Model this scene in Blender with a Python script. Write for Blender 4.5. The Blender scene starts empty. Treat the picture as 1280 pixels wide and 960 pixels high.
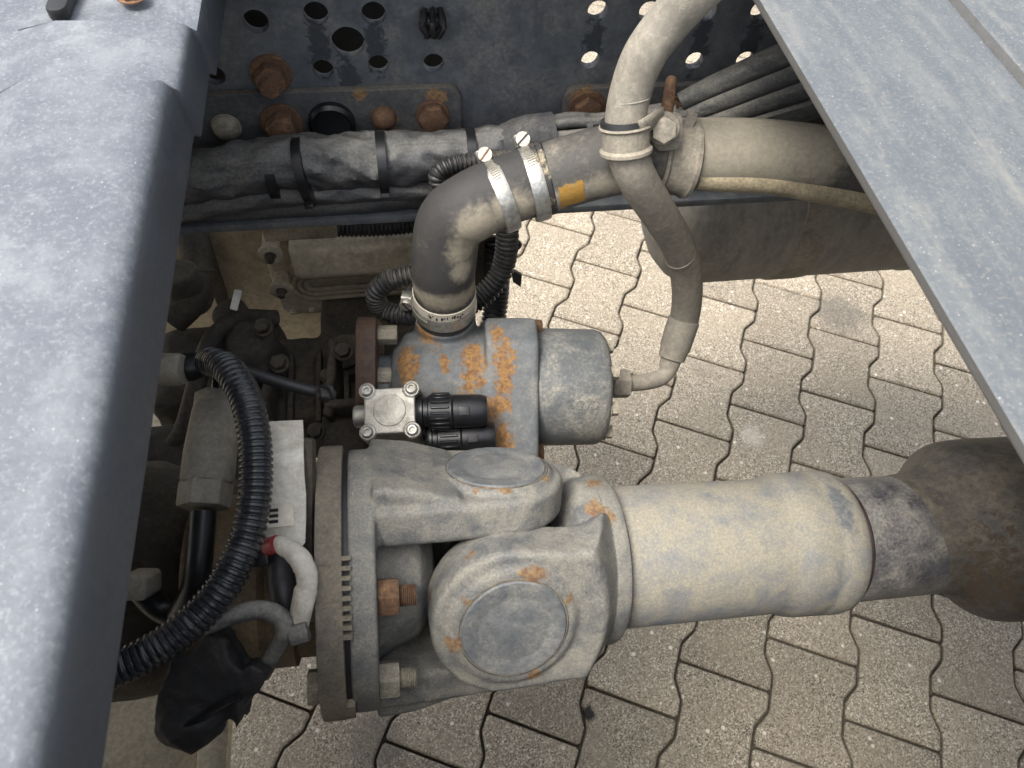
import bpy, bmesh, math, random
import numpy as np
from mathutils import Vector, Matrix, noise as mnoise

random.seed(7)
SC = bpy.context.scene
COL = SC.collection
R = math.radians

# ---------------------------------------------------------------- camera
# world: X along the truck, Y towards the far frame rail, Z up, ground at 0; rows are the world axes in lens axes
W = np.array([[0.98823, -0.08305, 0.12847], [-0.14044, -0.82545, 0.54672], [0.06064, -0.55833, -0.8274]])
FOC, CAMH = 930.0, 1.40
cam_d = bpy.data.cameras.new('camera'); cam = bpy.data.objects.new('camera', cam_d); COL.objects.link(cam)
cm = Matrix(((W[0][0], -W[0][1], -W[0][2], 0), (W[1][0], -W[1][1], -W[1][2], 0), (W[2][0], -W[2][1], -W[2][2], CAMH), (0, 0, 0, 1)))
cam.matrix_world = cm
cam_d.sensor_fit = 'HORIZONTAL'; cam_d.sensor_width = 9.8; cam_d.lens = 9.8 * FOC / 1280
cam_d.clip_start = 0.01; cam_d.clip_end = 200
cam_d.dof.use_dof = True; cam_d.dof.focus_distance = 0.72; cam_d.dof.aperture_fstop = 4.5
SC.camera = cam
SC.render.resolution_x = 1024; SC.render.resolution_y = 768

# ---------------------------------------------------------------- sky, sun, exposure
SUN_EL, SUN_AZ = R(63), R(196)        # azimuth of the sun counted from +X towards +Y
wd = bpy.data.worlds.new('World'); SC.world = wd; wd.use_nodes = True
wn = wd.node_tree
sky = wn.nodes.new('ShaderNodeTexSky'); sky.sky_type = 'NISHITA'; sky.sun_disc = False
sky.sun_elevation = SUN_EL; sky.sun_rotation = math.pi / 2 - SUN_AZ
sky.dust_density = 4.0; sky.air_density = 1.0
hz = wn.nodes.new('ShaderNodeHueSaturation'); hz.inputs['Saturation'].default_value = .32     # thin white overcast
wn.links.new(sky.outputs[0], hz.inputs['Color']); wn.links.new(hz.outputs[0], wn.nodes['Background'].inputs[0])
wn.nodes['Background'].inputs[1].default_value = 0.15
sl = bpy.data.lights.new('sun', 'SUN'); sl.energy = 1.3; sl.angle = R(22); sl.color = (1.0, .95, .87)
so = bpy.data.objects.new('sun', sl); COL.objects.link(so)
sdir = Vector((math.cos(SUN_EL) * math.cos(SUN_AZ), math.cos(SUN_EL) * math.sin(SUN_AZ), math.sin(SUN_EL)))
so.rotation_euler = sdir.to_track_quat('Z', 'Y').to_euler()
SC.view_settings.view_transform = 'Standard'; SC.view_settings.look = 'None'
SC.view_settings.exposure = 1.40; SC.view_settings.gamma = 1.0

# ---------------------------------------------------------------- measuring helpers
def ray(px, py): return W @ np.array([(px - 640) / FOC, (py - 480) / FOC, 1.0])
CAM = np.array([0, 0, CAMH])
def PD(px, py, d): return CAM + ray(px, py) * d
def PZ(px, py, z): r = ray(px, py); return CAM + r * ((z - CAMH) / r[2])
def PY(px, py, y): r = ray(px, py); return CAM + r * (y / r[1])
def CV(x, y, z): v = W @ np.array([x, y, z]); return v / np.linalg.norm(v)
def unit(v): v = np.asarray(v, float); return v / np.linalg.norm(v)
def s2l(c): return tuple(((x / 255) / 12.92 if x / 255 <= .04045 else ((x / 255 + .055) / 1.055) ** 2.4) for x in c)
EX, EY, EZ = np.eye(3)

# ---------------------------------------------------------------- geometry helpers: everything is (verts, faces)
def join(*gs):
    V, F = [], []
    for v, f in gs:
        n = len(V); V += [tuple(p) for p in v]; F += [tuple(i + n for i in q) for q in f]
    return V, F
def from_bm(bm):
    bm.verts.index_update()
    r = ([tuple(v.co) for v in bm.verts], [tuple(v.index for v in f.verts) for f in bm.faces]); bm.free(); return r
def to_bm(g):
    bm = bmesh.new(); vs = [bm.verts.new(p) for p in g[0]]
    for f in g[1]:
        try: bm.faces.new([vs[i] for i in f])
        except ValueError: pass
    bm.normal_update(); return bm
def bevel(g, w, segs=2, ang=25):
    bm = to_bm(g); bmesh.ops.recalc_face_normals(bm, faces=bm.faces[:])
    es = [e for e in bm.edges if len(e.link_faces) == 2 and e.calc_face_angle(0) > R(ang)]
    bmesh.ops.bevel(bm, geom=es, offset=w, segments=segs, profile=.6, affect='EDGES', clamp_overlap=True)
    return from_bm(bm)
def frame(n, up=None):
    n = unit(n); up = np.array(up if up is not None else (EZ if abs(n[2]) < .9 else EX), float)
    u = up - n * (up @ n); u = unit(u); return u, np.cross(n, u), n
def prism(pts, O, U, V, t0, t1, bv=0, segs=2, N=None):
    O, U, V = map(np.asarray, (O, U, V)); N = np.cross(U, V) if N is None else np.asarray(N); n = len(pts)
    A = [O + U * a + V * b + N * t0 for a, b in pts] + [O + U * a + V * b + N * t1 for a, b in pts]
    F = [tuple(range(n))[::-1], tuple(range(n, 2 * n))] + [(i, (i + 1) % n, n + (i + 1) % n, n + i) for i in range(n)]
    g = (A, F)
    return bevel(g, bv, segs) if bv else g
def box(c, U, V, N, su, sv, sn, bv=0, segs=2):
    return prism([(-su / 2, -sv / 2), (su / 2, -sv / 2), (su / 2, sv / 2), (-su / 2, sv / 2)], c, unit(U), unit(V), -sn / 2, sn / 2, bv, segs, unit(N))
def circ(r, n=24, cx=0, cy=0, a0=0): return [(cx + r * math.cos(a0 + 2 * math.pi * i / n), cy + r * math.sin(a0 + 2 * math.pi * i / n)) for i in range(n)]
def rrect(w, h, r, n=5):
    P = []
    for cx, cy, a in ((w / 2 - r, h / 2 - r, 0), (-w / 2 + r, h / 2 - r, 90), (-w / 2 + r, -h / 2 + r, 180), (w / 2 - r, -h / 2 + r, 270)):
        for i in range(n + 1): P.append((cx + r * math.cos(R(a + 90 * i / n)), cy + r * math.sin(R(a + 90 * i / n))))
    return P
def lathe(prof, O, ax, segs=48, up=None):
    u, v, n = frame(ax, up); V, F = [], []; O = np.asarray(O)
    m = len(prof)
    for t, r in prof:
        for i in range(segs):
            a = 2 * math.pi * i / segs
            V.append(O + n * t + (u * math.cos(a) + v * math.sin(a)) * max(r, 1e-5))
    for k in range(m - 1):
        for i in range(segs):
            j = (i + 1) % segs
            F.append((k * segs + i, k * segs + j, (k + 1) * segs + j, (k + 1) * segs + i))
    F.append(tuple(range(segs))[::-1]); F.append(tuple((m - 1) * segs + i for i in range(segs)))
    return V, F
def spline(pts, step=.004):
    P = np.array([np.asarray(p, float) for p in pts]); P = np.vstack([2 * P[0] - P[1], P, 2 * P[-1] - P[-2]])
    out, par = [], []
    for i in range(1, len(P) - 2):
        p0, p1, p2, p3 = P[i - 1:i + 3]; L = np.linalg.norm(p2 - p1); n = max(2, int(L / step))
        for k in range(n):
            t = k / n
            out.append(.5 * ((2 * p1) + (p2 - p0) * t + (2 * p0 - 5 * p1 + 4 * p2 - p3) * t * t + (3 * p1 - p0 - 3 * p2 + p3) * t ** 3)); par.append(i - 1 + t)
    out.append(P[-2]); par.append(len(P) - 3)
    return np.array(out), np.array(par)
def tube(pts, rad, segs=20, step=.004, rf=None, squash=1.0, smooth=True):
    S, par = spline(pts, step) if smooth else (np.array(pts, float), np.arange(len(pts)))
    rad = [rad] * len(pts) if not hasattr(rad, '__len__') else rad
    rr = np.interp(par, np.arange(len(rad)), rad)
    T = np.gradient(S, axis=0); T /= np.linalg.norm(T, axis=1)[:, None]
    s = np.r_[0, np.cumsum(np.linalg.norm(np.diff(S, axis=0), axis=1))]
    u, v, _ = frame(T[0]); V, F = [], []
    for k in range(len(S)):
        u = u - T[k] * (u @ T[k]); u = unit(u); v = np.cross(T[k], u)
        for i in range(segs):
            a = 2 * math.pi * i / segs; r = rr[k] * (rf(s[k], a) if rf else 1)
            V.append(S[k] + u * math.cos(a) * r + v * math.sin(a) * r * squash)
    n = len(S)
    for k in range(n - 1):
        for i in range(segs):
            j = (i + 1) % segs; F.append((k * segs + i, k * segs + j, (k + 1) * segs + j, (k + 1) * segs + i))
    F.append(tuple(range(segs))[::-1]); F.append(tuple((n - 1) * segs + i for i in range(segs)))
    return V, F
def corr(pitch, depth=.09):
    def f(s, a):
        t = (s / pitch) % 1.0
        return 1.0 if t < .45 else 1 - depth * 1.6 * math.sin(math.pi * (t - .45) / .55) ** .6
    return f
def corrugated(pts, r, pitch=.0045, depth=.1, segs=18): return tube(pts, r, segs, pitch / 8, corr(pitch, depth))
def ball(c, rx, ry=None, rz=None, U=EX, V=EY, N=EZ, n=14):
    ry = rx if ry is None else ry; rz = rx if rz is None else rz; Vv, F = [], []; c = np.asarray(c)
    for i in range(n + 1):
        th = math.pi * (.001 + .998 * i / n)
        for j in range(2 * n):
            ph = math.pi * j / n
            Vv.append(c + U * rx * math.sin(th) * math.cos(ph) + V * ry * math.sin(th) * math.sin(ph) + N * rz * math.cos(th))
    m = 2 * n
    for i in range(n):
        for j in range(m): F.append((i * m + j, i * m + (j + 1) % m, (i + 1) * m + (j + 1) % m, (i + 1) * m + j))
    F.append(tuple(range(m))[::-1]); F.append(tuple(n * m + j for j in range(m)))
    return Vv, F
def noisy(g, amp, scale):
    V = []
    for p in g[0]:
        q = Vector(p) * scale
        V.append((p[0] + amp * mnoise.noise(q), p[1] + amp * mnoise.noise(q + Vector((31, 7, 3))), p[2] + amp * mnoise.noise(q + Vector((5, 19, 41)))))
    return V, g[1]
def cast(gs, voxel=.0018, it=8, fac=.5):
    """melt overlapping solids into one rounded casting"""
    g = join(*gs); me = bpy.data.meshes.new('tmp'); bm = to_bm(g); bmesh.ops.recalc_face_normals(bm, faces=bm.faces[:]); bm.to_mesh(me); bm.free()
    o = bpy.data.objects.new('tmp', me); COL.objects.link(o)
    m = o.modifiers.new('r', 'REMESH'); m.mode = 'VOXEL'; m.voxel_size = voxel
    m = o.modifiers.new('s', 'SMOOTH'); m.iterations = it; m.factor = fac
    dg = bpy.context.evaluated_depsgraph_get(); e = o.evaluated_get(dg); me2 = e.to_mesh()
    n = len(me2.vertices); co = np.empty(n * 3); me2.vertices.foreach_get('co', co)
    V = [tuple(x) for x in co.reshape(-1, 3)]; F = [tuple(p.vertices) for p in me2.polygons]
    e.to_mesh_clear(); bpy.data.objects.remove(o); bpy.data.meshes.remove(me)
    return V, F

# ---------------------------------------------------------------- object helpers
def thing(name, label, cat, loc, group=None):
    o = bpy.data.objects.new(name, None); COL.objects.link(o); o.location = tuple(loc); o.empty_display_size = .02
    o['label'] = label; o['category'] = cat
    if group: o['group'] = group
    return o
def origin(o):
    p = np.zeros(3)
    while o is not None: p = p + np.array(o.location); o = o.parent
    return p
def obj(name, g, mat, parent=None, label=None, sharp=38, recalc=True):
    me = bpy.data.meshes.new(name)
    if parent is not None:
        off = origin(parent); g = ([(p[0] - off[0], p[1] - off[1], p[2] - off[2]) for p in g[0]], g[1])
    bm = to_bm(g)
    if recalc: bmesh.ops.recalc_face_normals(bm, faces=bm.faces[:])
    bm.to_mesh(me); bm.free()
    me.shade_smooth(); me.set_sharp_from_angle(angle=R(sharp)); me.materials.append(mat)
    o = bpy.data.objects.new(name, me); COL.objects.link(o); o.parent = parent
    if label: o['label'] = label
    return o
def single(name, g, mat, label, cat, group=None, sharp=38):
    c = np.mean(np.array(g[0]), axis=0); g = ([(p[0] - c[0], p[1] - c[1], p[2] - c[2]) for p in g[0]], g[1])
    o = obj(name, g, mat, None, label, sharp); o.location = tuple(c); o['category'] = cat
    if group: o['group'] = group
    return o

# ---------------------------------------------------------------- materials
class NT:
    def __init__(s, name):
        s.m = bpy.data.materials.new(name); s.m.use_nodes = True; s.t = s.m.node_tree; s.b = s.t.nodes['Principled BSDF']
        s.geo = s.t.nodes.new('ShaderNodeNewGeometry'); s.pos = s.geo.outputs['Position']
    def n(s, t, **kw):
        o = s.t.nodes.new(t)
        for k, v in kw.items(): setattr(o, k, v)
        return o
    def set(s, sock, v):
        if isinstance(v, bpy.types.NodeSocket): s.t.links.new(v, sock)
        else: sock.default_value = (*v, 1) if hasattr(v, '__len__') and len(v) == 3 and sock.type == 'RGBA' else v
    def math(s, op, a, b=0.0, c=None, clamp=False):
        o = s.n('ShaderNodeMath', operation=op, use_clamp=clamp); s.set(o.inputs[0], a); s.set(o.inputs[1], b)
        if c is not None: s.set(o.inputs[2], c)
        return o.outputs[0]
    def vmath(s, op, a, b):
        o = s.n('ShaderNodeVectorMath', operation=op); s.set(o.inputs[0], a); s.set(o.inputs[1], b)
        return o.outputs['Value'] if op in ('DISTANCE', 'LENGTH', 'DOT_PRODUCT') else o.outputs[0]
    def noise(s, scale, detail=6, rough=.6, vec=None, dist=0.0, stretch=None):
        vec = vec or s.pos
        if stretch: vec = s.vmath('MULTIPLY', vec, stretch)
        o = s.n('ShaderNodeTexNoise'); s.set(o.inputs['Vector'], vec); o.inputs['Scale'].default_value = scale
        o.inputs['Detail'].default_value = detail; o.inputs['Roughness'].default_value = rough; o.inputs['Distortion'].default_value = dist
        return o.outputs[0]
    def ramp(s, f, lo, hi, a=0.0, b=1.0):
        o = s.n('ShaderNodeMapRange', interpolation_type='SMOOTHSTEP'); s.set(o.inputs[0], f)
        o.inputs[1].default_value = lo; o.inputs[2].default_value = hi; o.inputs[3].default_value = a; o.inputs[4].default_value = b
        return o.outputs[0]
    def mix(s, f, a, b):
        o = s.n('ShaderNodeMix', data_type='RGBA'); s.set(o.inputs[0], f); s.set(o.inputs[6], a); s.set(o.inputs[7], b); return o.outputs[2]
    def fmix(s, f, a, b):
        o = s.n('ShaderNodeMix', data_type='FLOAT'); s.set(o.inputs[0], f); s.set(o.inputs[2], a); s.set(o.inputs[3], b); return o.outputs[0]
    def bump(s, h, strength=.3, dist=.002, prev=None):
        o = s.n('ShaderNodeBump'); s.set(o.inputs['Height'], h); o.inputs['Strength'].default_value = strength; o.inputs['Distance'].default_value = dist
        if prev is not None: s.t.links.new(prev, o.inputs['Normal'])
        return o.outputs[0]

RUST1, RUST2 = s2l((106, 78, 56)), s2l((76, 57, 46)); RUSTY = s2l((144, 116, 78))
DUST = s2l((178, 166, 142))
def dusty(name, base, base2=None, dust=DUST, amt=.5, scale=18, up=.25, rough=.6, metal=0.0, spots=(), rust=0.0, edge=(.46, .74, 2.3), bumps=(.25, 350), streak=None, rustcol=(RUSTY, RUST1), soft=.34, shiny=None, scratch=0):
    k = NT(name); base2 = base2 or tuple(x * .55 for x in base)
    nb = k.noise(scale * 4.0, 9, .75, stretch=streak); nd = k.noise(scale, 9, .68, stretch=streak, dist=.6); nf = k.noise(bumps[1], 4, .6)
    nf2 = k.noise(scale * 14, 6, .75)
    c = k.mix(k.ramp(nb, .30, .70), base2, base)
    sep = k.n('ShaderNodeSeparateXYZ'); k.t.links.new(k.geo.outputs['Normal'], sep.inputs[0])
    d = k.math('ADD', k.math('ADD', nd, k.math('MULTIPLY', k.math('SUBTRACT', nf2, .5), .5)), k.math('MULTIPLY', sep.outputs[2], up * .5))
    lo = .86 - amt * .62
    m = k.ramp(d, lo - soft * .5, lo + soft * .8)
    m = k.math('MULTIPLY', m, k.ramp(nf, .2, .62, .62, 1.0))
    c = k.mix(m, c, k.mix(k.ramp(nf2, .35, .7), tuple(x * .72 for x in dust), dust))
    r = k.fmix(m, rough, .92)
    mask = None
    if scratch:
        ns = k.noise(160, 5, .8, stretch=(1.0, .12, .12), dist=2.5); sm = k.ramp(ns, .66, .72, 0, scratch); c = k.mix(sm, c, s2l((205, 203, 196)))
    for sp in spots:
        p, rr = sp[0], sp[1]; sc = sp[2] if len(sp) > 2 else None
        v = k.vmath('SUBTRACT', k.pos, tuple(float(x) for x in p))
        if sc: v = k.vmath('MULTIPLY', v, sc)
        ln = k.vmath('LENGTH', v, (0, 0, 0)); q = k.math('DIVIDE', ln, rr)
        mk = k.ramp(q, .0, 1.7, 1, 0); mask = mk if mask is None else k.math('MAXIMUM', mask, mk)
    if mask is not None or rust:
        nr = k.noise(110, 9, .72, dist=.4)
        if mask is None: rm = k.ramp(nr, .66 - rust * .5, .72 - rust * .45)
        else: rm = k.ramp(k.math('ADD', mask, k.math('MULTIPLY', k.math('SUBTRACT', nr, .5), edge[2])), edge[0], edge[1])
        if mask is not None and rust: rm = k.math('MAXIMUM', rm, k.ramp(nr, .66 - rust * .5, .72 - rust * .45))
        rc = k.mix(k.ramp(k.noise(240, 5, .7), .35, .65), rustcol[1], rustcol[0])
        rm = k.math('MULTIPLY', rm, .88); c = k.mix(rm, c, rc); r = k.fmix(rm, r, .95); metal_s = k.fmix(rm, metal, 0.0)
        k.set(k.b.inputs['Metallic'], metal_s)
        hb = k.math('ADD', k.math('MULTIPLY', nf, .6), k.math('MULTIPLY', rm, .5))
    else:
        k.b.inputs['Metallic'].default_value = metal; hb = nf
    hb = k.math('ADD', hb, k.math('MULTIPLY', m, .35)); hb = k.math('ADD', hb, k.math('MULTIPLY', nb, .8))
    k.set(k.b.inputs['Base Color'], c); k.set(k.b.inputs['Roughness'], r)
    k.set(k.b.inputs['Normal'], k.bump(hb, bumps[0], .0012))
    return k.m
def plain(name, col, rough=.5, metal=0.0, bump=.15, scale=400, var=.25):
    k = NT(name); n = k.noise(60, 6, .65)
    k.set(k.b.inputs['Base Color'], k.mix(k.ramp(n, .3, .7), tuple(x * (1 - var) for x in col), tuple(min(1, x * (1 + var * .5)) for x in col)))
    k.set(k.b.inputs['Roughness'], k.ramp(k.noise(90, 5, .6), .3, .7, rough * .8, min(1, rough * 1.15))); k.b.inputs['Metallic'].default_value = metal
    k.set(k.b.inputs['Normal'], k.bump(k.noise(scale, 4, .6), bump, .0008)); return k.m

def paver_mat():
    k = NT('paver_concrete'); oi = k.n('ShaderNodeObjectInfo')
    vo = k.n('ShaderNodeTexVoronoi'); k.set(vo.inputs['Vector'], k.pos); vo.inputs['Scale'].default_value = 430; vo.inputs['Randomness'].default_value = 1
    sep = k.n('ShaderNodeSeparateColor'); k.t.links.new(vo.outputs['Color'], sep.inputs[0])
    g = k.mix(k.ramp(sep.outputs[0], .1, .9), s2l((122, 113, 98)), s2l((168, 156, 136)))
    g = k.mix(k.ramp(sep.outputs[1], .86, .92), g, s2l((200, 191, 174)))
    g = k.mix(k.ramp(sep.outputs[2], .88, .94), g, s2l((78, 73, 66)))
    big = k.noise(9, 6, .6); g = k.mix(k.ramp(big, .35, .7, .0, .5), g, s2l((148, 137, 119)))
    v2 = k.n('ShaderNodeTexVoronoi'); k.set(v2.inputs['Vector'], k.pos); v2.inputs['Scale'].default_value = 70
    s2 = k.n('ShaderNodeSeparateColor'); k.t.links.new(v2.outputs['Color'], s2.inputs[0])
    peb = k.math('MULTIPLY', k.ramp(s2.outputs[0], .93, .95), k.ramp(v2.outputs['Distance'], .3, .2, 0, 1)); g = k.mix(peb, g, s2l((214, 205, 188)))
    st = k.ramp(k.noise(5, 4, .5, dist=.5), .62, .76, 0, .45); g = k.mix(st, g, s2l((78, 74, 68)))
    for px, py, rr, cc, am in ((735, 892, .016, (24, 23, 22), .95), (1050, 392, .07, (92, 88, 82), .6), (830, 700, .05, (96, 91, 84), .5), (940, 545, .03, (196, 188, 174), .5), (470, 930, .06, (96, 91, 84), .5)):
        q = k.math('DIVIDE', k.vmath('DISTANCE', k.pos, tuple(float(v) for v in PZ(px, py, 0))), rr)
        g = k.mix(k.ramp(k.math('ADD', q, k.math('MULTIPLY', k.math('SUBTRACT', k.noise(60, 5, .7), .5), 1.6)), .5, 1.1, am, 0), g, s2l(cc))
    hs = k.n('ShaderNodeHueSaturation'); k.set(hs.inputs['Color'], g); k.set(hs.inputs['Value'], k.ramp(oi.outputs['Random'], 0, 1, .84, 1.1))
    k.set(k.b.inputs['Base Color'], hs.outputs[0]); k.b.inputs['Roughness'].default_value = .85
    b1 = k.bump(vo.outputs['Distance'], .55, .0016); k.set(k.b.inputs['Normal'], k.bump(k.noise(900, 3, .6), .35, .0008, b1)); return k.m
def sand_mat():
    k = NT('joint_sand'); n = k.noise(220, 6, .7); k.set(k.b.inputs['Base Color'], k.mix(n, s2l((60, 55, 48)), s2l((116, 107, 93))))
    k.b.inputs['Roughness'].default_value = .95; k.set(k.b.inputs['Normal'], k.bump(n, .6, .003)); return k.m
def cover_mat(name, blot, streak=None, side=(54, 57, 62), a=(88, 92, 99), b=(104, 108, 114), c=(132, 134, 137), rough=.46):
    k = NT(name); n1 = k.noise(26, 8, .62, stretch=streak); n2 = k.noise(150, 6, .7); n3 = k.noise(7, 4, .55, stretch=streak)
    mx = k.math('ADD', k.math('MULTIPLY', n1, .65), k.math('MULTIPLY', n2, .35))
    ns = k.noise(40, 5, .85, stretch=(1.0, .08, 1.0), dist=3.0); g = k.mix(k.ramp(mx, .34, .68), s2l(a), s2l(b)); g = k.mix(k.math('MULTIPLY', k.ramp(n3, .35, .72, .15, 1.0), k.ramp(mx, .46, .70)), g, s2l(c)); g = k.mix(k.ramp(ns, .69, .74, 0, .35), g, s2l(c)); fg = k.noise(420, 4, .7); g = k.mix(k.ramp(fg, .50, .70, 0, .65), g, s2l(c)); fd = k.noise(230, 5, .75); g = k.mix(k.ramp(fd, .56, .70, 0, .28), g, s2l(tuple(x * .82 for x in a)))
    sp = k.n('ShaderNodeTexVoronoi'); k.set(sp.inputs['Vector'], k.pos); sp.inputs['Scale'].default_value = 520
    s2 = k.n('ShaderNodeSeparateColor'); k.t.links.new(sp.outputs['Color'], s2.inputs[0])
    g = k.mix(k.math('MULTIPLY', k.ramp(s2.outputs[0], .95, .98), k.ramp(sp.outputs['Distance'], .3, .12, 0, .35)), g, s2l((218, 218, 214)))
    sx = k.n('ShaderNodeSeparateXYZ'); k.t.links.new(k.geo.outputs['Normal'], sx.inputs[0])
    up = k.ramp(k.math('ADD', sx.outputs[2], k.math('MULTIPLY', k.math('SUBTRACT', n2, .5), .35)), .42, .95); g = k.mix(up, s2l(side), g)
    k.set(k.b.inputs['Base Color'], g); k.set(k.b.inputs['Roughness'], k.ramp(mx, .4, .65, rough, .75))
    k.set(k.b.inputs['Normal'], k.bump(k.math('ADD', n2, k.noise(500, 3, .6)), .3, .0008)); return k.m

M = {}
M['paver'] = paver_mat(); M['sand'] = sand_mat()
M['cover'] = cover_mat('cover_plastic', 1); M['cover2'] = cover_mat('cover_plastic_streaked', 1, (3.0, .55, 1), (72, 70, 67), (80, 85, 89), (94, 98, 101), (122, 120, 113), .5)
HOLES = [(320, 27, .0105), (395, 17, .0105), (467, 17, .0105), (435, 53, .0145), (268, 95, .0095), (404, 87, .0095), (473, 81, .0095), (542, 79, .0095),
         (747, 13, .009), (738, 75, .0088), (883, 14, .0095), (951, 13, .0095), (868, 76, .0088), (931, 75, .0088), (811, 14, .009)]
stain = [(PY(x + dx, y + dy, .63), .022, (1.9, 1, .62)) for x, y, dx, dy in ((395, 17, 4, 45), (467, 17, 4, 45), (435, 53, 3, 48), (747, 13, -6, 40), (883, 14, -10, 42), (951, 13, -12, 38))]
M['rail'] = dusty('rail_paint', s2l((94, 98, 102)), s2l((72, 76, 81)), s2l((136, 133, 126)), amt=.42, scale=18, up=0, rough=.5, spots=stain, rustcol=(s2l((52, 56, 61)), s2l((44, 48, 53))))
M['rubber'] = plain('black_rubber', s2l((34, 34, 35)), .55); M['black'] = plain('black_plastic', s2l((26, 27, 29)), .38, bump=.08)
M['dark'] = dusty('dark_casting', s2l((58, 52, 46)), s2l((36, 33, 30)), s2l((96, 84, 68)), amt=.5, scale=16, up=.3)
M['rustbolt'] = dusty('rusty_bolt', RUST1, RUST2, s2l((176, 138, 96)), amt=.30, scale=90, up=.2, rough=.9, bumps=(.3, 500))
M['greybolt'] = dusty('dusty_bolt', s2l((128, 124, 112)), s2l((84, 82, 74)), s2l((186, 176, 154)), amt=.6, scale=50, rough=.7, bumps=(.5, 500))
M['zinc'] = dusty('zinc_steel', s2l((190, 190, 186)), s2l((140, 138, 132)), s2l((200, 190, 168)), amt=.35, scale=60, rough=.35, metal=.75)
M['brass'] = plain('brass_screw', s2l((196, 160, 92)), .35, .7)
M['white'] = dusty('white_sheet', s2l((226, 222, 210)), s2l((206, 202, 190)), s2l((176, 166, 146)), amt=.40, scale=34, rough=.5)

# ================================================================ ground
PAV_L, PITCH, EDGE = .2, .1522, .172
ang = R(-26.685); pax = np.array([math.cos(ang), math.sin(ang)]); pay = np.array([-math.sin(ang), math.cos(ang)]); porg = np.array([.9637, 1.1418])
ground = obj('ground', ([(-60, -60, -.022), (60, -60, -.022), (60, 60, -.022), (-60, 60, -.022)], [(0, 1, 2, 3)]), M['sand']); ground['kind'] = 'structure'
pavement = obj('pavement', ([(-9, -9, -.018), (9, -9, -.018), (9, 9, -.018), (-9, 9, -.018)], [(0, 1, 2, 3)]), M['sand']); pavement['kind'] = 'structure'
def paver_outline(ins):
    e, w, L = EDGE / 2 - ins, (2 * PITCH - EDGE) / 2 - ins, PAV_L / 2 - ins
    half = [(e, -L + .004), (e, -.068), (w + .002, -.037), (w, -.03), (w, .03), (w + .002, .037), (e, .068), (e, L - .004), (e - .004, L)]
    return half + [(-x, -y) for x, y in half] if False else half + [(-x, y) for x, y in half[::-1]] + [(-e + .004, -L)] + [(e - .004, -L)]
def paver_geo():
    a, b = paver_outline(.0026), paver_outline(.0064); n = len(a)
    V = [(x, y, -.021) for x, y in a] + [(x, y, -.0035) for x, y in a] + [(x, y, 0) for x, y in b]
    F = [(i, (i + 1) % n, n + (i + 1) % n, n + i) for i in range(n)] + [(n + i, n + (i + 1) % n, 2 * n + (i + 1) % n, 2 * n + i) for i in range(n)] + [tuple(range(2 * n, 3 * n))]
    return V, F
pg = paver_geo()
pm = bpy.data.meshes.new('paving_stone'); pm.from_pydata(*[pg[0], [], pg[1]]); pm.materials.append(M['paver'])
slots = []
for i in range(-50, 50):
    for j in range(-42, 42):
        q = np.array([i * PITCH, -(j + (0 if i % 2 else .5)) * PAV_L]); w = porg + pax * q[0] + pay * q[1]
        if np.abs(w).max() < 6: slots.append((np.hypot((w[0] - .45) * .8, w[1] - .9), w))
slots.sort(key=lambda t: t[0]); rest = []
for n, (dd, w) in enumerate(slots):
    z = random.uniform(-.0015, .0012); tilt = (random.gauss(0, .004), random.gauss(0, .004)); rz = ang + random.gauss(0, .004)
    if n < 300:
        o = bpy.data.objects.new('paving_stone', pm); COL.objects.link(o); o.parent = pavement
        o.location = (w[0], w[1], z); o.rotation_euler = (tilt[0], tilt[1], rz)
    else: rest.append((w, z, rz))
V, F = [], []
for w, z, rz in rest:
    n = len(V); c, s = math.cos(rz), math.sin(rz)
    V += [(w[0] + c * x - s * y, w[1] + s * x + c * y, z + h) for x, y, h in pg[0]]; F += [tuple(k + n for k in f) for f in pg[1]]
gr = []
for _ in range(420):
    c = np.array([random.uniform(-.4, 1.5), random.uniform(.15, 1.9), 0.0]); r = random.uniform(.0006, .0020) * (1.6 if random.random() < .08 else 1)
    gr.append(noisy(ball(c + EZ * r * .4, r, r * random.uniform(.7, 1.2), r * .7, n=3), r * .5, 900))
grit = obj('grit', join(*gr), plain('grit_stone', s2l((150, 140, 124)), .9, var=.5)); grit['kind'] = 'stuff'; grit['label'] = 'loose grit scattered over the paving'
far = obj('paving_stones', (V, F), M['paver'], pavement, recalc=False); far['kind'] = 'stuff'

# ================================================================ chassis rail
YR, ZB, ZT = .63, .872, 1.125
rail = thing('chassis_rail', 'dark grey steel frame rail drilled with rows of round holes', 'frame rail', (0.2, YR, ZB))
def plate_holes(x0, x1, z0, z1, y0, y1, holes):
    bm = bmesh.new(); es = []
    def loop(P):
        vs = [bm.verts.new((x, y0, z)) for x, z in P]
        for i in range(len(vs)): es.append(bm.edges.new((vs[i], vs[(i + 1) % len(vs)])))
    loop([(x0, z0), (x1, z0), (x1, z1), (x0, z1)])
    for x, z, r in holes: loop(circ(r, 28, x, z))
    bmesh.ops.triangle_fill(bm, use_beauty=True, use_dissolve=False, edges=es)
    kill = [f for f in bm.faces if any(math.hypot(f.calc_center_median().x - x, f.calc_center_median().z - z) < r * .97 for x, z, r in holes)]
    if kill: bmesh.ops.delete(bm, geom=kill, context='FACES_ONLY')
    r = bmesh.ops.extrude_face_region(bm, geom=bm.faces[:])
    for v in r['geom']:
        if isinstance(v, bmesh.types.BMVert): v.co.y = y1
    return from_bm(bm)
hl = [(PY(px, py, YR)[0], PY(px, py, YR)[2], r) for px, py, r in HOLES]
hl += [(.55 + .05 * i, zz, .0088) for i in range(8) for zz in (1.03, .975)] + [(-.3 - .05 * i, zz, .009) for i in range(8) for zz in (1.03, .975)]
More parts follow.
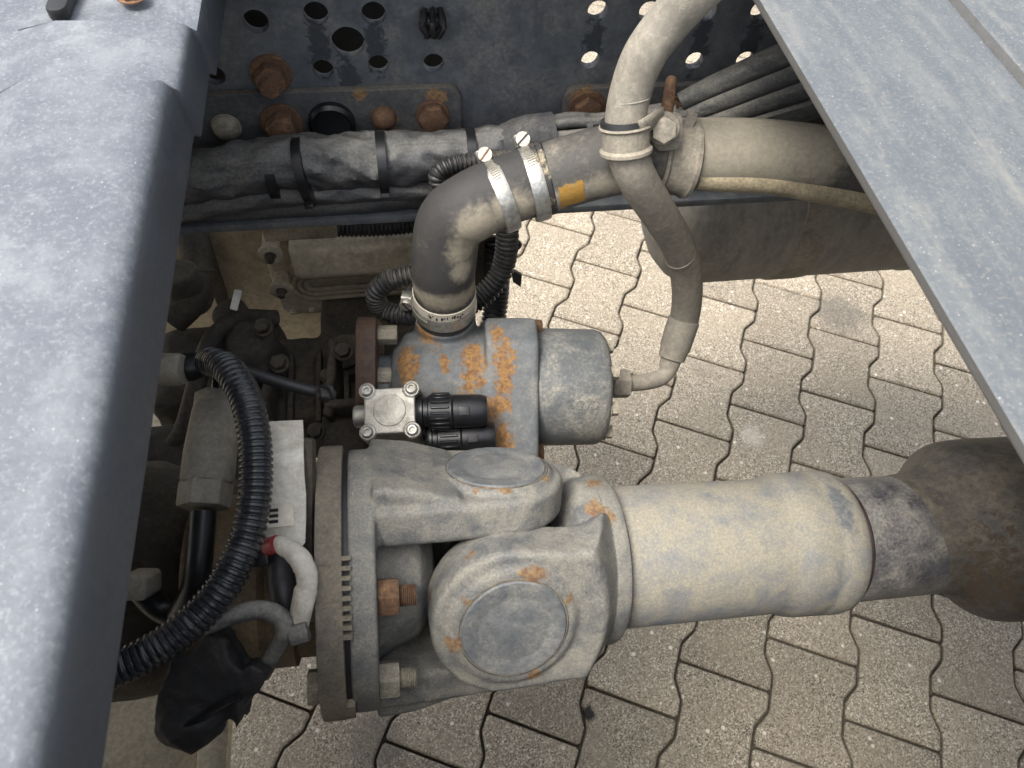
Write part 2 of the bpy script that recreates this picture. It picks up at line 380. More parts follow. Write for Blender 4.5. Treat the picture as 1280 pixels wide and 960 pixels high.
obj('web', plate_holes(-1.6, 2.4, ZB, ZT, YR, YR + .009, hl), M['rail'], rail)
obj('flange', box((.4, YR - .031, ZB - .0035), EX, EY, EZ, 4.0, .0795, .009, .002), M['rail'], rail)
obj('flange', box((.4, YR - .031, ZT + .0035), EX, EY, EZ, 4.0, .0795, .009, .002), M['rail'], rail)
rs1 = [(PY(px, py, YR - .008), r) for px, py, r in ((545, 120, .012), (450, 118, .008), (575, 165, .008), (733, 116, .01), (720, 120, .01), (541, 148, .019), (480, 150, .015))]
M['gusset'] = dusty('gusset_paint', s2l((74, 76, 78)), s2l((54, 57, 60)), s2l((120, 114, 104)), amt=.42, scale=18, up=.6, spots=rs1)
def gusset(px0, px1, pyt, y, zbot):
    a, b = PY(px0, pyt, y), PY(px1, pyt - 12 if px0 < 400 else pyt, y); w, h = b[0] - a[0], max(a[2], b[2]) - zbot
    P = [(p[0] + (a[0] + b[0]) / 2, p[1] + zbot + h / 2) for p in rrect(w, h, .014)]
    return bevel(prism(P, (0, 0, 0), EX, EZ, -(y), -(y + .0085)), .0012)
obj('gusset_plate', gusset(120, 577, 124, YR - .0085, ZB + .004), M['gusset'], rail, 'dark reinforcement plate with rust along its top edge')
obj('gusset_plate', gusset(706, 1060, 112, YR - .0085, ZB + .004), M['gusset'], rail, 'bevelled reinforcement plate right of the hanging hose')
def hexbolt(parent, p, n, r, h, mat, washer=1.35, wt=.0025, shank=0, sr=.55, name='bolt', label=None, rot=.2, dome=0):
    n = unit(n); u, v, _ = frame(n); p = np.asarray(p)
    g = bevel(prism(circ(r, 6, a0=rot), p, u, v, wt, wt + h, 0), r * .1, 2)
    if dome: g = lathe([(wt, r), (wt + h * .3, r), (wt + h * .7, r * .8), (wt + h, r * .35)], p, n, 24)
    gs = [g]
    o = obj(name, join(*gs), mat, parent, label)
    if washer: obj('washer', lathe([(0, r * washer), (wt * .8, r * washer), (wt, r * washer * .97)], p, n, 28), mat, o)
    if shank:
        prof = [(wt + h * .9, r * sr)]; t = wt + h
        while t < wt + h + shank: prof += [(t, r * sr), (t + .0006, r * sr * .88), (t + .0012, r * sr)]; t += .0014
        obj('stud', lathe(prof, p, n, 20), mat, o)
    return o
yb = YR - .009
tilt = unit((0, -1, 0))
hexbolt(rail, PY(339, 91, YR), tilt, .0142, .014, M['rustbolt'], 1.3, .003, .008, .6, label='rusty flange nut above the reinforcement plate')
hexbolt(rail, PY(352, 152, yb), tilt, .0145, .014, M['rustbolt'], 1.35, .003, .006, .6, label='rusty flange nut partly behind the wiring loom')
hexbolt(rail, PY(283, 158, yb), tilt, .0125, .009, M['greybolt'], 1.1, .002, 0, dome=1, label='dusty round grey bolt head')
hexbolt(rail, PY(480, 146, yb), tilt, .0115, .010, M['rustbolt'], 1.05, .002, 0, dome=1, label='domed rusty bolt head')
hexbolt(rail, PY(541, 143, yb), tilt, .0145, .008, M['rustbolt'], 1.12, .003, 0, rot=.5, label='large flat rusty hex head')
hexbolt(rail, PY(733, 134, yb), tilt, .0145, .008, M['rustbolt'], 1.3, .003, 0, rot=.1, label='rusty hex head inside an orange rust ring')
hexbolt(rail, PY(843, 133, yb), tilt, .010, .008, M['rustbolt'], 1.2, .003, 0)
bs = PY(415, 152, yb); o = obj('plug', lathe([(0, .022), (.006, .022), (.009, .019), (.006, .017), (.006, 0)], bs, tilt, 36), M['black'], rail, 'round black plastic cable clip base')
obj('clip_block', box(bs + np.array([.002, -.014, -.012]), EX, EY, EZ, .034, .018, .014, .002), M['black'], o)
ct = PY(540, 24, YR)
gs = [tube([ct + np.array([dx, -.001, .010]), ct + np.array([dx * 1.3, -.014, .002]), ct + np.array([dx * .7, -.011, -.010])], .0028, 8, .002) for dx in (-.007, 0, .007)] + [ball(ct + np.array([0, -.004, 0]), .009, .006, .008)]
single('cable_clip', noisy(join(*gs), .0015, 300), M['rubber'], 'torn black plastic cable clip stuck in the frame rail', 'clip')

# dark boxes added behind the rail to make its holes look dark
side = single('hole_dark_box', bevel(box((-.79, .76, 1.05), EX, EY, EZ, 1.75, .12, .26, .02), .0), M['black'], 'black box added behind the rail to darken the left holes', 'box')
single('hole_dark_block', box((.52, .74, 1.12), EX, EY, EZ, .42, .12, .085, .01), M['black'], 'dark block added behind the rail to darken the upper right holes', 'bracket')

nrail = thing('chassis_rail', 'near frame rail, out of view, added to shade the interior', 'frame rail', (.2, -.17, ZB))  # unseen rail, added to block skylight from the near side
obj('web', box((.4, -.175, (ZB + ZT) / 2), EX, EY, EZ, 4.0, .009, ZT - ZB - .02, .002), M['rail'], nrail)
for zz in (ZB - .0035, ZT - .004): obj('flange', box((.4, -.135, zz), EX, EY, EZ, 4.0, .0795, .009, .002), M['rail'], nrail)
ntank = thing('shade_tank', 'unseen tank added on the near side to shade the interior', 'tank', (.2, -.62, .70))  # unseen tank, made up to shade the interior and near ground
obj('shell', bevel(prism(rrect(.66, .62, .12, 8), (.2, -.62, .72), EY, EZ, -1.1, 1.1, 0, N=EX), .015), M['rail'], ntank)
for x in (-.5, .2, .9): obj('strap', prism(rrect(.672, .632, .125, 8), (x, -.62, .72), EY, EZ, -.025, .025, 0, N=EX), M['rubber'], ntank)

# ================================================================ deck covers
def cover_left():
    z0 = 1.130; xr = -.129
    prof = [(xr + .004, -.040), (xr + .003, -.022), (xr + .002, -.014), (xr, -.0085), (xr - .003, -.0045), (xr - .008, -.0018), (xr - .016, -.0005), (xr - .036, 0), (xr - .075, .0005)]
    y2 = PZ(140, 92, z0)[1]; y1 = PZ(150, 22, z0 - .006)[1]
    prof += [(xr - .10 - .006 * i, .0005) for i in range(12)]
    prof += [(-.30, .0), (-.6, -.002), (-1.3, -.004)]
    ys = sorted(set([-.9, -.5, -.2, -.05] + list(np.linspace(0, .62, 32)) + [y2 - .002, y2, y2 + .002, y1 - .002, y1, y1 + .002, .72]))
    V, F = [], []
    xl = PZ(66, 60, z0 - .007)[0]
    for y in ys:
        lv = 0 if y < y2 else (1 if y < y1 else 2)
        f = lv
        for x, z in prof:
            dz = -.0065 * f if x < xr - .006 else -.0065 * f * min(1, max(0, (xr + .002 - x) / .012) + .4)
            dx = .0035 * f if x > xr - .05 else 0
            if lv < 2 and y > y2 - .16 and x < xl - (.004 if y > y2 else .02): dz = -.0130
            V.append((x + dx, y, z0 + z + dz))
    n = len(prof)
    for k in range(len(ys) - 1):
        for i in range(n - 1): F.append((k * n + i, k * n + i + 1, (k + 1) * n + i + 1, (k + 1) * n + i))
    nv = len(V); V += [(x - .0, y, z - .003) for x, y, z in V]; F += [tuple(i + nv for i in f[::-1]) for f in F]
    return V, F
cl = thing('deck_cover', 'large dusty blue-grey plastic cover with stepped panels on the left', 'cover', (-.5, .25, 1.13))
obj('panel', cover_left(), M['cover'], cl, sharp=28, recalc=False)
sp = PZ(75, 16, 1.121); U = unit(PZ(92, -28, 1.121) - sp); Vv = np.cross(EZ, U)
obj('rubber_latch', prism(rrect(.075, .0125, .006), sp + U * .030, U, Vv, -.002, .006, .0015), M['rubber'], cl, 'dark rubber latch strap at the top')
hexbolt(cl, PZ(165, -4, 1.122), EZ, .008, .006, M['rustbolt'], 1.2, .001, label='rusty bolt head at the top of the cover')

cr = thing('deck_cover', 'pale dusty grey cover plate with a slanting edge at upper right', 'cover', (.6, .25, 1.13))
xe = PZ(950, 0, 1.135)[0]
P = [(xe, -1.2), (1.6, -1.2), (1.6, 1.0), (xe, 1.0)]
def coverR():
    xs = [(xe, -.0045), (xe + .0008, -.001), (xe + .003, 0), (xe + .02, 0), (xe + .06, .0005)]
    xg = PZ(1235, 55, 1.135)[0]
    xs += [(xg - .012, .001), (xg - .004, .0005), (xg - .001, -.002), (xg + .001, -.002), (xg + .004, .0025), (xg + .012, .004), (xg + .2, .006), (1.6, .006)]
    ys = list(np.linspace(-1.0, .72, 41)); V, F = [], []; n = len(xs)
    for y in ys:
        for x, z in xs: V.append((x, y, 1.135 + z))
    for k in range(len(ys) - 1):
        for i in range(n - 1): F.append((k * n + i, k * n + i + 1, (k + 1) * n + i + 1, (k + 1) * n + i))
    nv = len(V); V += [(x, y, 1.1295) for x, y, z in V]; F += [tuple(i + nv for i in f[::-1]) for f in F]
    F += [((k + 1) * n, k * n, nv + k * n, nv + (k + 1) * n) for k in range(len(ys) - 1)]
    return V, F
obj('panel', coverR(), M['cover2'], cr, sharp=30, recalc=False)

# ================================================================ wiring looms on the rail
def wrinkle(amp, k1=55, tw=3.0):
    def f(s, a):
        return 1 + amp * (mnoise.noise(Vector((math.cos(a + s * 9) * 1.6, math.sin(a + s * 9) * 1.6, s * k1))) + .7 * mnoise.noise(Vector((math.cos(a - s * 22) * tw, math.sin(a - s * 22) * tw, s * 22))) + .5 * abs(mnoise.noise(Vector((math.cos(a + s * 40) * 4, math.sin(a + s * 40) * 4, s * 14)))))
    return f
M['sleeve'] = dusty('loom_sleeve', s2l((72, 73, 75)), s2l((50, 51, 53)), s2l((126, 124, 118)), amt=.44, scale=30, up=.4, rough=.45, streak=(.35, 1.6, 1.6))
M['loomgrey'] = dusty('loom_grey', s2l((72, 73, 74)), s2l((50, 51, 52)), s2l((128, 125, 117)), amt=.42, scale=30, up=.5, rough=.55, streak=(.4, 2, 2))
M['tape'] = dusty('cloth_tape', s2l((70, 71, 73)), s2l((52, 53, 55)), s2l((120, 117, 110)), amt=.3, scale=40, up=.3, rough=.85)
loom = thing('wiring_loom', 'thick black sleeved cable loom strapped along the rail', 'wiring loom', PY(400, 215, .58))
YL = .575
mp = [(150, 252), (235, 226), (300, 213), (370, 204), (450, 200), (530, 196), (590, 188), (640, 180)]
obj('sleeve', tube([PY(x, y, YL) for x, y in mp], [.022, .023, .024, .025, .025, .022, .019, .018], 40, .0025, wrinkle(.16)), M['sleeve'], loom)
obj('sleeve', tube([PY(x, y, YL - .012) for x, y in ((150, 275), (235, 262), (330, 245), (420, 240), (500, 236), (545, 236))], [.011, .012, .012, .011, .010, .009], 24, .0025, wrinkle(.12)), M['sleeve'], loom)
obj('tape_wrap', tube([PY(x, y, YL) for x, y in ((632, 183), (660, 175), (694, 169))], [.0205, .0225, .021], 32, .0015, lambda s, a: 1 + .03 * (((s + a * .0012) / .011) % 1.0)), M['tape'], loom)
for k in range(7):
    a = k * 2 * math.pi / 7; off = np.array([0, math.cos(a) * .010, math.sin(a) * .011])
    obj('cable', tube([PY(x, y, YL) + off * q for x, y, q in ((690, 168, 1.15), (715, 166, 1.3), (745, 163, 1.0), (790, 155, .9), (840, 147, .9))], .0052, 10, .004), M['loomgrey'], loom)
obj('end_band', tube([PY(x, y, YL) for x, y in ((731, 166), (738, 165))], .0175, 24, .002), M['tape'], loom)
cu = [(845, 147, .95), (880, 131, 1.0), (950, 104, 1.15), (1010, 82, 1.3), (1090, 52, 1.4)]
for k in range(4):
    dz = (k - 1.5) * .0150; dy = -.014 + .006 * k
    obj('sleeve', tube([PY(x, y + 8, YL + .01) + np.array([0, dy, dz * q]) for x, y, q in cu], [.009, .010, .0118, .0128, .0135], 24, .0035, lambda s_, a_: 1 + .05 * math.cos(6 * a_ + 2) + .10 * mnoise.noise(Vector((math.cos(a_) * 2.2, math.sin(a_) * 2.2, s_ * 11 + k * 9)))), M['loomgrey'], loom)
def zip_tie(c, ax, r, w=.0045, head=None, parent=loom):
    g = lathe([(-w, r), (-w, r + .0012), (w, r + .0012), (w, r)], c, ax, 40)
    o = obj('cable_tie', g, M['black'], parent)
    if head is not None:
        hv = unit(head); obj('tie_head', box(c + hv * (r + .002), ax, np.cross(ax, hv), hv, .009, .008, .006, .0012), M['black'], o)
axl = unit(PY(530, 196, YL) - PY(370, 204, YL))
zip_tie(PY(342, 212, YL), axl, .0262); zip_tie(PY(381, 213, YL - .006), unit(axl + EZ * .12), .030, .004, (0, -.6, -.9)); zip_tie(PY(478, 203, YL - .004), axl, .0275, .0042, (0, -.7, -.75))
zip_tie(PY(588, 192, YL - .002), axl, .0225, .004, (0, -.9, -.3))
loom2 = thing('wiring_loom', 'flat dark cable bundle under the thick loom, left', 'wiring loom', PY(380, 262, .57))
obj('sleeve', tube([PY(x, y, .57) for x, y in ((140, 290), (235, 270), (340, 263), (440, 257), (530, 250))], [.012, .011, .010, .010, .008], 20, .004, wrinkle(.1), .7), M['sleeve'], loom2)
obj('cable', tube([PY(x, y, .585) for x, y in ((140, 272), (235, 258), (340, 251), (440, 246), (540, 240))], .006, 12, .004, wrinkle(.1)), M['sleeve'], loom2)
CB = dusty('conduit_black', s2l((44, 44, 45)), s2l((30, 30, 31)), s2l((110, 105, 96)), amt=.3, scale=30, up=.35, rough=.45); M['conduit'] = CB
single('corrugated_conduit', corrugated([PY(x, y, yy) for x, y, yy in ((690, 198, .565), (640, 199, .555), (600, 202, .545), (566, 206, .54), (548, 216, .537), (549, 232, .535), (560, 240, .54), (590, 235, .55))], .0085, .0042, .13), CB, 'black corrugated conduit curling in a hairpin above the elbow hose', 'conduit')
single('corrugated_conduit', corrugated([PY(x, y, .60) for x, y in ((360, 281), (420, 284), (480, 283), (535, 278))], .0105, .0046, .1), CB, 'dark corrugated conduit running level under the looms', 'conduit')
single('loom_connector', bevel(prism(rrect(.075, .022, .003), PY(375, 281, .595), EX, EZ, -.012, .012), .003), dusty('tan_connector', s2l((126, 114, 92)), None, amt=.6), 'tan dusty connector sleeve at the left end of the level conduit', 'connector')

# ================================================================ drive shaft
JD = .64
J = PD(617, 707, JD)
E1 = CV(1, -.027, .2)
A = CV(0, -.95, -.30); A = unit(A - E1 * (A @ E1)); B = unit(np.cross(E1, A)); B = B if B @ (CAM - J) > 0 else -B
def S(a, b=0, c=0): return J + E1 * a + A * b + B * c
shaft = thing('drive_shaft', 'dusty grey cardan drive shaft with universal joint, rusty nuts and flange', 'drive shaft', J)
h = .090
sp_j = [(S(-.035, .025, h - .006), .008), (S(.012, .045, h - .004), .012, (.7, 1.4, 1.4)), (S(-.044, -.008, h - .004), .011), (S(.018, -.044, h - .004), .008), (S(.040, .02, h - .006), .007), (S(-.055, .015, h - .03), .009), (S(-.03, .05, h - .02), .007),
        (S(.043, h - .008, .050), .011), (S(.078, .062, .03), .012), (S(.086, .066, .0), .012), (S(.088, .058, .040), .008), (S(-.025, h + .002, .040), .005), (S(.034, h + .002, .024), .006), (S(.0, h + .002, .044), .006)]
M['yoke'] = dusty('yoke_paint', s2l((100, 102, 103)), s2l((76, 79, 83)), s2l((150, 146, 134)), amt=.56, scale=42, up=.3, rough=.5, spots=sp_j, scratch=.4, bumps=(.42, 260))
M['cap'] = dusty('bearing_cap', s2l((106, 108, 109)), s2l((80, 84, 88)), s2l((150, 147, 138)), amt=.50, scale=34, up=0, rough=.55, scratch=.6)
M['tube'] = dusty('shaft_tube', s2l((116, 119, 122)), s2l((92, 97, 104)), s2l((156, 149, 131)), amt=.62, scale=34, up=.25, rough=.55, soft=.35, scratch=.25, spots=[(S(.300, .056, .036), .036, (3.6, 1, 1)), ], edge=(.3, .95, 2.0), rustcol=(s2l((92, 96, 101)), s2l((74, 79, 86))))
M['tube2'] = dusty('slip_tube', s2l((104, 103, 107)), s2l((70, 70, 76)), s2l((172, 168, 157)), amt=.50, scale=26, up=.2, rough=.4, scratch=.5, metal=.2)
M['boot'] = dusty('dark_sleeve', s2l((86, 84, 81)), s2l((58, 58, 59)), s2l((136, 127, 110)), amt=.48, scale=9, up=.25, rough=.55, spots=[(PD(1240, 690, .70), .07)], rustcol=(s2l((96, 82, 64)), s2l((78, 68, 55))))
M['disc'] = dusty('flange_steel', s2l((110, 103, 92)), s2l((84, 79, 71)), s2l((146, 136, 117)), amt=.6, scale=30, up=.1, rough=.8)
# --- weld yoke (ears along +-B) and its root
def ear(c0, n0, half, base_x, base_w, sgn, t0, t1, R0=.056):
    # outline in the E1/side plane: round nose round the cap, flaring to the root; sgn: +1 root at +E1
    pts = []
    a0 = 68
    for i in range(19):
        a = R(180 - a0 - 22 + (2 * a0 + 44) * i / 18) if False else R(90 + 12 + (180 - 24) * i / 18)
        pts.append((R0 * math.cos(a), R0 * math.sin(a)))
    pts = pts + [(base_x * .55, -(R0 + base_w) / 2 - .001), (base_x, -base_w), (base_x, base_w), (base_x * .55, (R0 + base_w) / 2 + .001)]
    return [(x * sgn, y) for x, y in pts]
ew = [(.062 * math.cos(R(a)), .062 * math.sin(R(a))) for a in range(92, 269, 9)] + [(.02, -.0595), (.042, -.0575), (.058, -.0575), (.070, -.0625), (.079, -.0690), (.088, -.0690), (.088, .0690), (.079, .0690), (.070, .0625), (.058, .0575), (.042, .0575), (.02, .0595)]
parts = []
for s in (1, -1):
    parts.append(prism(ew, J, E1, A, s * .040, s * (h - .004), .006, 3, N=B))
    parts.append(lathe([(s * (h - .02), .050), (s * (h - .003), .050), (s * h, .0475)], J, B, 48))
parts.append(lathe([(.050, .030), (.056, .048), (.063, .062), (.071, .0695), (.080, .0715), (.098, .0715), (.101, .069)], J, E1, 64))
wy = cast(parts, .0017, 10, .55)
# clip the overhang of the root to the round neck
wv = []
for p in wy[0]:
    q = np.array(p) - J; e = q @ E1; rad = q - E1 * e; rl = np.linalg.norm(rad)
    lim = np.interp(e, [.030, .046, .056, .066, .074, .080, .086, .098], [.130, .1160, .1065, .0965, .0870, .0795, .0728, .0718])
    if e > .03 and rl > lim: p = tuple(J + E1 * e + rad * (lim / rl))
    wv.append(p)
bm = to_bm((wv, wy[1]))
for _ in range(7): bmesh.ops.smooth_vert(bm, verts=bm.verts[:], factor=.5, use_axis_x=True, use_axis_y=True, use_axis_z=True)
wy = from_bm(bm); wv = wy[0]
obj('weld_yoke', (wv, wy[1]), M['yoke'], shaft, 'grey yoke with a round bearing cap facing up', sharp=60)
# --- flange yoke (ears along +-A)
ef = ear(0, 0, 0, .102, .060, -1, 0, 0, .055)
parts = []
for s in (1, -1):
    parts.append(prism([(x, y) for x, y in ef], J, E1, B, s * .056, s * (h - .003), .006, 3, N=A))
    parts.append(prism([(-.102, s * .052), (-.102, s * .1025), (-.070, s * .099), (-.035, s * (h - .001)), (-.02, s * .058), (-.08, s * .056)], J, E1, A, -.053, .053, .005, 3, N=B))
    parts.append(lathe([(s * (h - .02), .047), (s * (h - .002), .047), (s * (h + .002), .044)], J, A, 48))
fl0 = -.100
parts.append(lathe([(fl0 - .004, .070), (fl0 + .014, .060), (fl0 + .034, .052), (fl0 + .046, .034), (fl0 + .050, .01)], J, E1, 48))
fo = [(.1045 * math.cos(t), .1045 * math.sin(t)) for t in np.linspace(0, 2 * math.pi, 64, endpoint=False)]
parts.append(prism(fo, J, A, B, fl0 - .020, fl0, .003, 2, N=E1))
fy = cast(parts, .0017, 8, .5)
obj('flange_yoke', fy, M['yoke'], shaft, 'grey yoke bolted to the flange, its bearing cap facing away', sharp=60)
# caps and retaining rings
def cap(ax, hh):
    g = lathe([(hh - .012, .0405), (hh + .0003, .0405), (hh + .0016, .0394), (hh + .0018, .0290), (hh + .0012, .0275), (hh + .0016, .0255), (hh + .0018, 0)], J, ax, 64)
    o = obj('bearing_cap', g, M['cap'], shaft)
    obj('retaining_ring', lathe([(hh - .001, .0422), (hh + .0004, .0422), (hh + .0006, .0416), (hh - .001, .0408)], J, ax, 64), dusty('ring_rust', s2l((74, 72, 70)), s2l((52, 51, 50)), s2l((150, 138, 112)), amt=.45, scale=60, spots=[(S(.01, .042, h), .016), (S(-.042, -.01, h), .010), (S(-.01, h, .042), .014)]), o)
cap(B, h); cap(A, h + .002); cap(-A, h); cap(-B, h)
# cross
obj('cross_spider', cast([lathe([(-.07, .030), (.07, .030)], J, A, 32), lathe([(-.07, .030), (.07, .030)], J, B, 32), ball(J, .042)], .003, 6), M['dark'], shaft)
obj('grease_nipple', lathe([(0, .004), (.006, .004), (.008, .0025), (.012, .003)], S(-.03, .03, .03), unit(-E1 + A + B), 14), M['brass'], shaft)
# companion flange with toothed rim
cf = obj('flange_disc', bevel(prism([(.1085 * math.cos(t), .1085 * math.sin(t)) for t in np.linspace(0, 2 * math.pi, 96, endpoint=False)], J, A, B, fl0 - .0425, fl0 - .0235, 0, N=E1), .0025), M['disc'], shaft, 'tan dusty companion flange')
for k in range(9):
    for base in (R(52), R(118)):
        a = base + R(3.6) * k * (1 if base < 1 else .55)
        d = A * math.cos(a) + B * math.sin(a); obj('tooth', box(J + E1 * (fl0 - .0215) + d * .1052, E1, np.cross(E1, d), d, .0075, .0032, .006), M['disc'], shaft)
obj('seam', lathe([(fl0 - .0245, .1020), (fl0 - .0185, .1020)], J, E1, 64), M['rubber'], shaft)
hexn = [(R(70), .083), (R(124), .086), (R(-30), .083), (R(-110), .083)]
for k, (a, rr) in enumerate(hexn):
    d = A * math.cos(a) + B * math.sin(a)
    hexbolt(shaft, J + E1 * fl0 + d * rr, E1, .0145, .0155, M['rustbolt'] if k == 0 else M['greybolt'], 0, 0, .012, .55, 'flange_nut', 'rusty flange nut with threaded stud' if k == 0 else None, rot=.4)
    obj('bolt_head', bevel(prism(circ(.0135, 6), J + d * rr, d, np.cross(E1, d), fl0 - .0525, fl0 - .0420, 0, N=E1), .001), M['greybolt'], shaft)
# tubes
obj('neck_ring', lathe([(.082, .066), (.084, .0728), (.095, .0732), (.0992, .0712), (.1005, .064)], J, E1, 64), M['yoke'], shaft)
obj('seam', lathe([(.0995, .0598), (.1045, .0598)], J, E1, 64), M['rubber'], shaft)
pr = [(.1035, .055), (.1035, .0608), (.105, .0616), (.248, .0610), (.254, .0616), (.261, .0640), (.268, .0654), (.290, .0660), (.2935, .0652), (.296, .0662), (.311, .0666), (.318, .0652), (.3215, .0620), (.3225, .0590), (.3225, .05)]
obj('shaft_tube', lathe(pr, J, E1, 80), M['tube'], shaft, 'pale dusty steel tube with a swollen end collar')
obj('dust_seal', lathe([(.320, .0580), (.3245, .0596), (.327, .0585), (.327, .05)], J, E1, 64), plain('seal_brown', s2l((58, 42, 44)), .5), shaft)
pr = [(.356, .05), (.356, .0548), (.40, .0545), (.425, .0560), (.445, .0610), (.462, .0700), (.476, .0800), (.486, .0858), (.498, .0885), (.52, .0895), (.53, .0880), (.535, .0895), (.60, .0895), (1.5, .0895)]
slip = [(.324, .05), (.324, .0578), (.395, .0572), (.47, .0565)]
obj('slip_tube', lathe(slip, J, E1, 64), M['tube2'], shaft, 'scuffed dark steel slip section')
# the flared sleeve: a slanted mouth
def flare():
    u, v, n = frame(E1, A); V, F = [], []; segs = 72
    prof = [(.405, .0572), (.420, .0582), (.432, .0618), (.443, .0690), (.453, .0780), (.461, .0840), (.468, .0868), (.478, .0885), (.50, .0896), (.575, .0895), (.578, .0880), (.581, .0895), (.70, .0895), (1.5, .0895)]
    for k, (t, r) in enumerate(prof):
        for i in range(segs):
            a = 2 * math.pi * i / segs; sk = (math.cos(a) * -.018) * (1 if k < 9 else 0)
            V.append(J + n * (t + sk) + (u * math.cos(a) + v * math.sin(a)) * r)
    for k in range(len(prof) - 1):
        for i in range(segs): j = (i + 1) % segs; F.append((k * segs + i, k * segs + j, (k + 1) * segs + j, (k + 1) * segs + i))
    F.append(tuple(range(segs))[::-1]); F.append(tuple((len(prof) - 1) * segs + i for i in range(segs))); return V, F
obj('flared_sleeve', flare(), M['boot'], shaft, 'wide dark brown sleeve flaring towards the right edge')

# ================================================================ pump
DP = .80
PC = PD(640, 486, DP); PX = unit(CV(1, .0, .10)); PU, PV, _ = frame(PX, CAM - PC)   # PU towards the viewer, PV sideways
PV = PV if PV @ CV(0, 1, 0) < 0 else -PV                                          # PV points up in the photo
def Q(a, u=0, v=0): return PC + PX * a + PU * u + PV * v
def pxl(x): return (x - 640) / FOC * DP
RP = .062
rp = [(Q(pxl(x), .058, -(y - 486) / FOC * DP), r * 1.6 / FOC * DP, (1.5, .8, 1.0)) for x, y, r in ((535, 412, 20), (512, 458, 17), (586, 450, 15), (590, 465, 15), (584, 478, 12), (622, 445, 17), (624, 470, 17), (617, 425, 10), (622, 505, 14), (608, 510, 12), (574, 492, 9), (555, 457, 8), (545, 489, 8), (622, 543, 16), (500, 430, 14), (540, 400, 18))]
M['pump'] = dusty('pump_paint', s2l((104, 107, 108)), s2l((82, 86, 89)), s2l((156, 150, 136)), amt=.36, scale=22, up=.1, rough=.55, spots=rp, rustcol=(s2l((158, 118, 64)), s2l((110, 76, 46))))
M['pumpcap'] = dusty('pump_cap_paint', s2l((94, 97, 98)), s2l((76, 80, 83)), s2l((178, 172, 156)), amt=.42, scale=20, up=.1, rough=.6)
pump = thing('hydraulic_pump', 'grey cast pump with rust stains under the elbow hose', 'pump', PC)
neck_top = PD(556, 392, .755); nb = neck_top - EZ * .10
body = [lathe([(pxl(462), .036), (pxl(496), .036)], PC, PX, 32), lathe([(pxl(492), .030), (pxl(494), .045), (pxl(510), .060), (pxl(540), .066), (pxl(610), .066)], PC, PX, 48),
        prism([(-.072, -.060), (-.060, -.072), (.058, -.076), (.066, -.070), (.069, .045), (.048, .072), (-.06, .072), (-.072, .06)], PC, PU, PV, pxl(602), pxl(664), .006, 3, N=PX),
        lathe([(0, .0315), (-.012, .0315), (-.03, .034), (-.06, .042), (-.09, .05)], neck_top, EZ, 40)]
obj('body', cast(body, .0019, 7, .5), M['pump'], pump, 'grey casting with orange rust patches', sharp=60)
obj('end_cap', lathe([(pxl(662), .062), (pxl(668), .0635), (pxl(742), .0625), (pxl(749), .0605), (pxl(753), .056), (pxl(754), .05), (pxl(754), 0)], PC + PV * .002, PX, 64), M['pumpcap'], pump, 'round end cap')
for k in range(8):
    a = R(20 + 45 * k); d = PU * math.cos(a) + PV * math.sin(a)
    hexbolt(pump, PC + PX * pxl(752) + d * .049, PX, .0075, .008, M['greybolt'], 1.2, .001)
hexbolt(pump, Q(pxl(664), .045, .018), PX, .009, .009, M['rustbolt'], 0, 0); hexbolt(pump, Q(pxl(664), .02, .064), PX, .009, .009, M['rustbolt'], 0, 0)
hexbolt(pump, Q(pxl(664), .03, -.066), PX, .009, .009, M['rustbolt'], 0, 0)
o = obj('mount_flange', bevel(prism(rrect(.10, .12, .02), Q(pxl(466), 0, .022), PV, PU, -.010, .010, 0), .003), dusty('rust_flange', s2l((92, 66, 48)), s2l((50, 40, 34)), s2l((88, 74, 58)), amt=.35, scale=34), pump, 'rust-brown mounting flange')
for v in (.055, .012): obj('bolt_head', bevel(prism(circ(.010, 6), Q(pxl(486), .03, v), PV, PU, -.012, .012, 0, N=PX), .001), M['greybolt'], pump)
# raised casting mark on the end cap
def text_on(name, body, p, right, up, size, depth, mat, parent, label=None):
    cu_ = bpy.data.curves.new('t', 'FONT'); cu_.body = body; cu_.size = size; cu_.extrude = depth; cu_.align_x = 'CENTER'; cu_.align_y = 'CENTER'
    o = bpy.data.objects.new('t', cu_); COL.objects.link(o); dg = bpy.context.evaluated_depsgraph_get()
    me = o.evaluated_get(dg).to_mesh(); n = np.cross(right, up)
    V = [p + right * v.co.x + up * v.co.y + n * v.co.z for v in me.vertices]; F = [tuple(f.vertices) for f in me.polygons]
    o.evaluated_get(dg).to_mesh_clear(); bpy.data.objects.remove(o); bpy.data.curves.remove(cu_)
    return obj(name, (V, F), mat, parent, label)
tq = Q(pxl(722), .0595, -.018); tn = unit(tq - PC - PX * ((tq - PC) @ PX)); text_on('casting_mark', '27S', PC + PV * .002 + PX * pxl(722) + tn * .0632, PX, np.cross(tn, PX), .014, .0005, M['pumpcap'], pump)

# ================================================================ sensor valve
DS = .685
sc = PD(487, 513, DS); sn = unit(CV(.02, -.25, -1)); su = unit(CV(1, -.06, 0) - sn * (CV(1, -.06, 0) @ sn)); sv = np.cross(sn, su)
pk = DS / FOC
valve = thing('pressure_valve', 'small square metal valve with four screws beside the pump', 'valve', sc)
M['alu'] = dusty('cast_aluminium', s2l((188, 184, 174)), s2l((150, 146, 136)), s2l((196, 190, 174)), amt=.3, scale=80, rough=.38, metal=.7, bumps=(.3, 900))
w2 = .0205
gs = [prism(rrect(.047, .043, .006), sc, su, sv, -.006, 0, .0012, 2, N=sn)] + [lathe([(-.006, .0078), (.0005, .0078), (.001, .0072)], sc + su * x * w2 + sv * y * .0195, sn, 24) for x in (-1, 1) for y in (-1, 1)]
obj('cap', cast(gs, .0007, 4, .5), M['alu'], valve, 'bright cast metal lid')
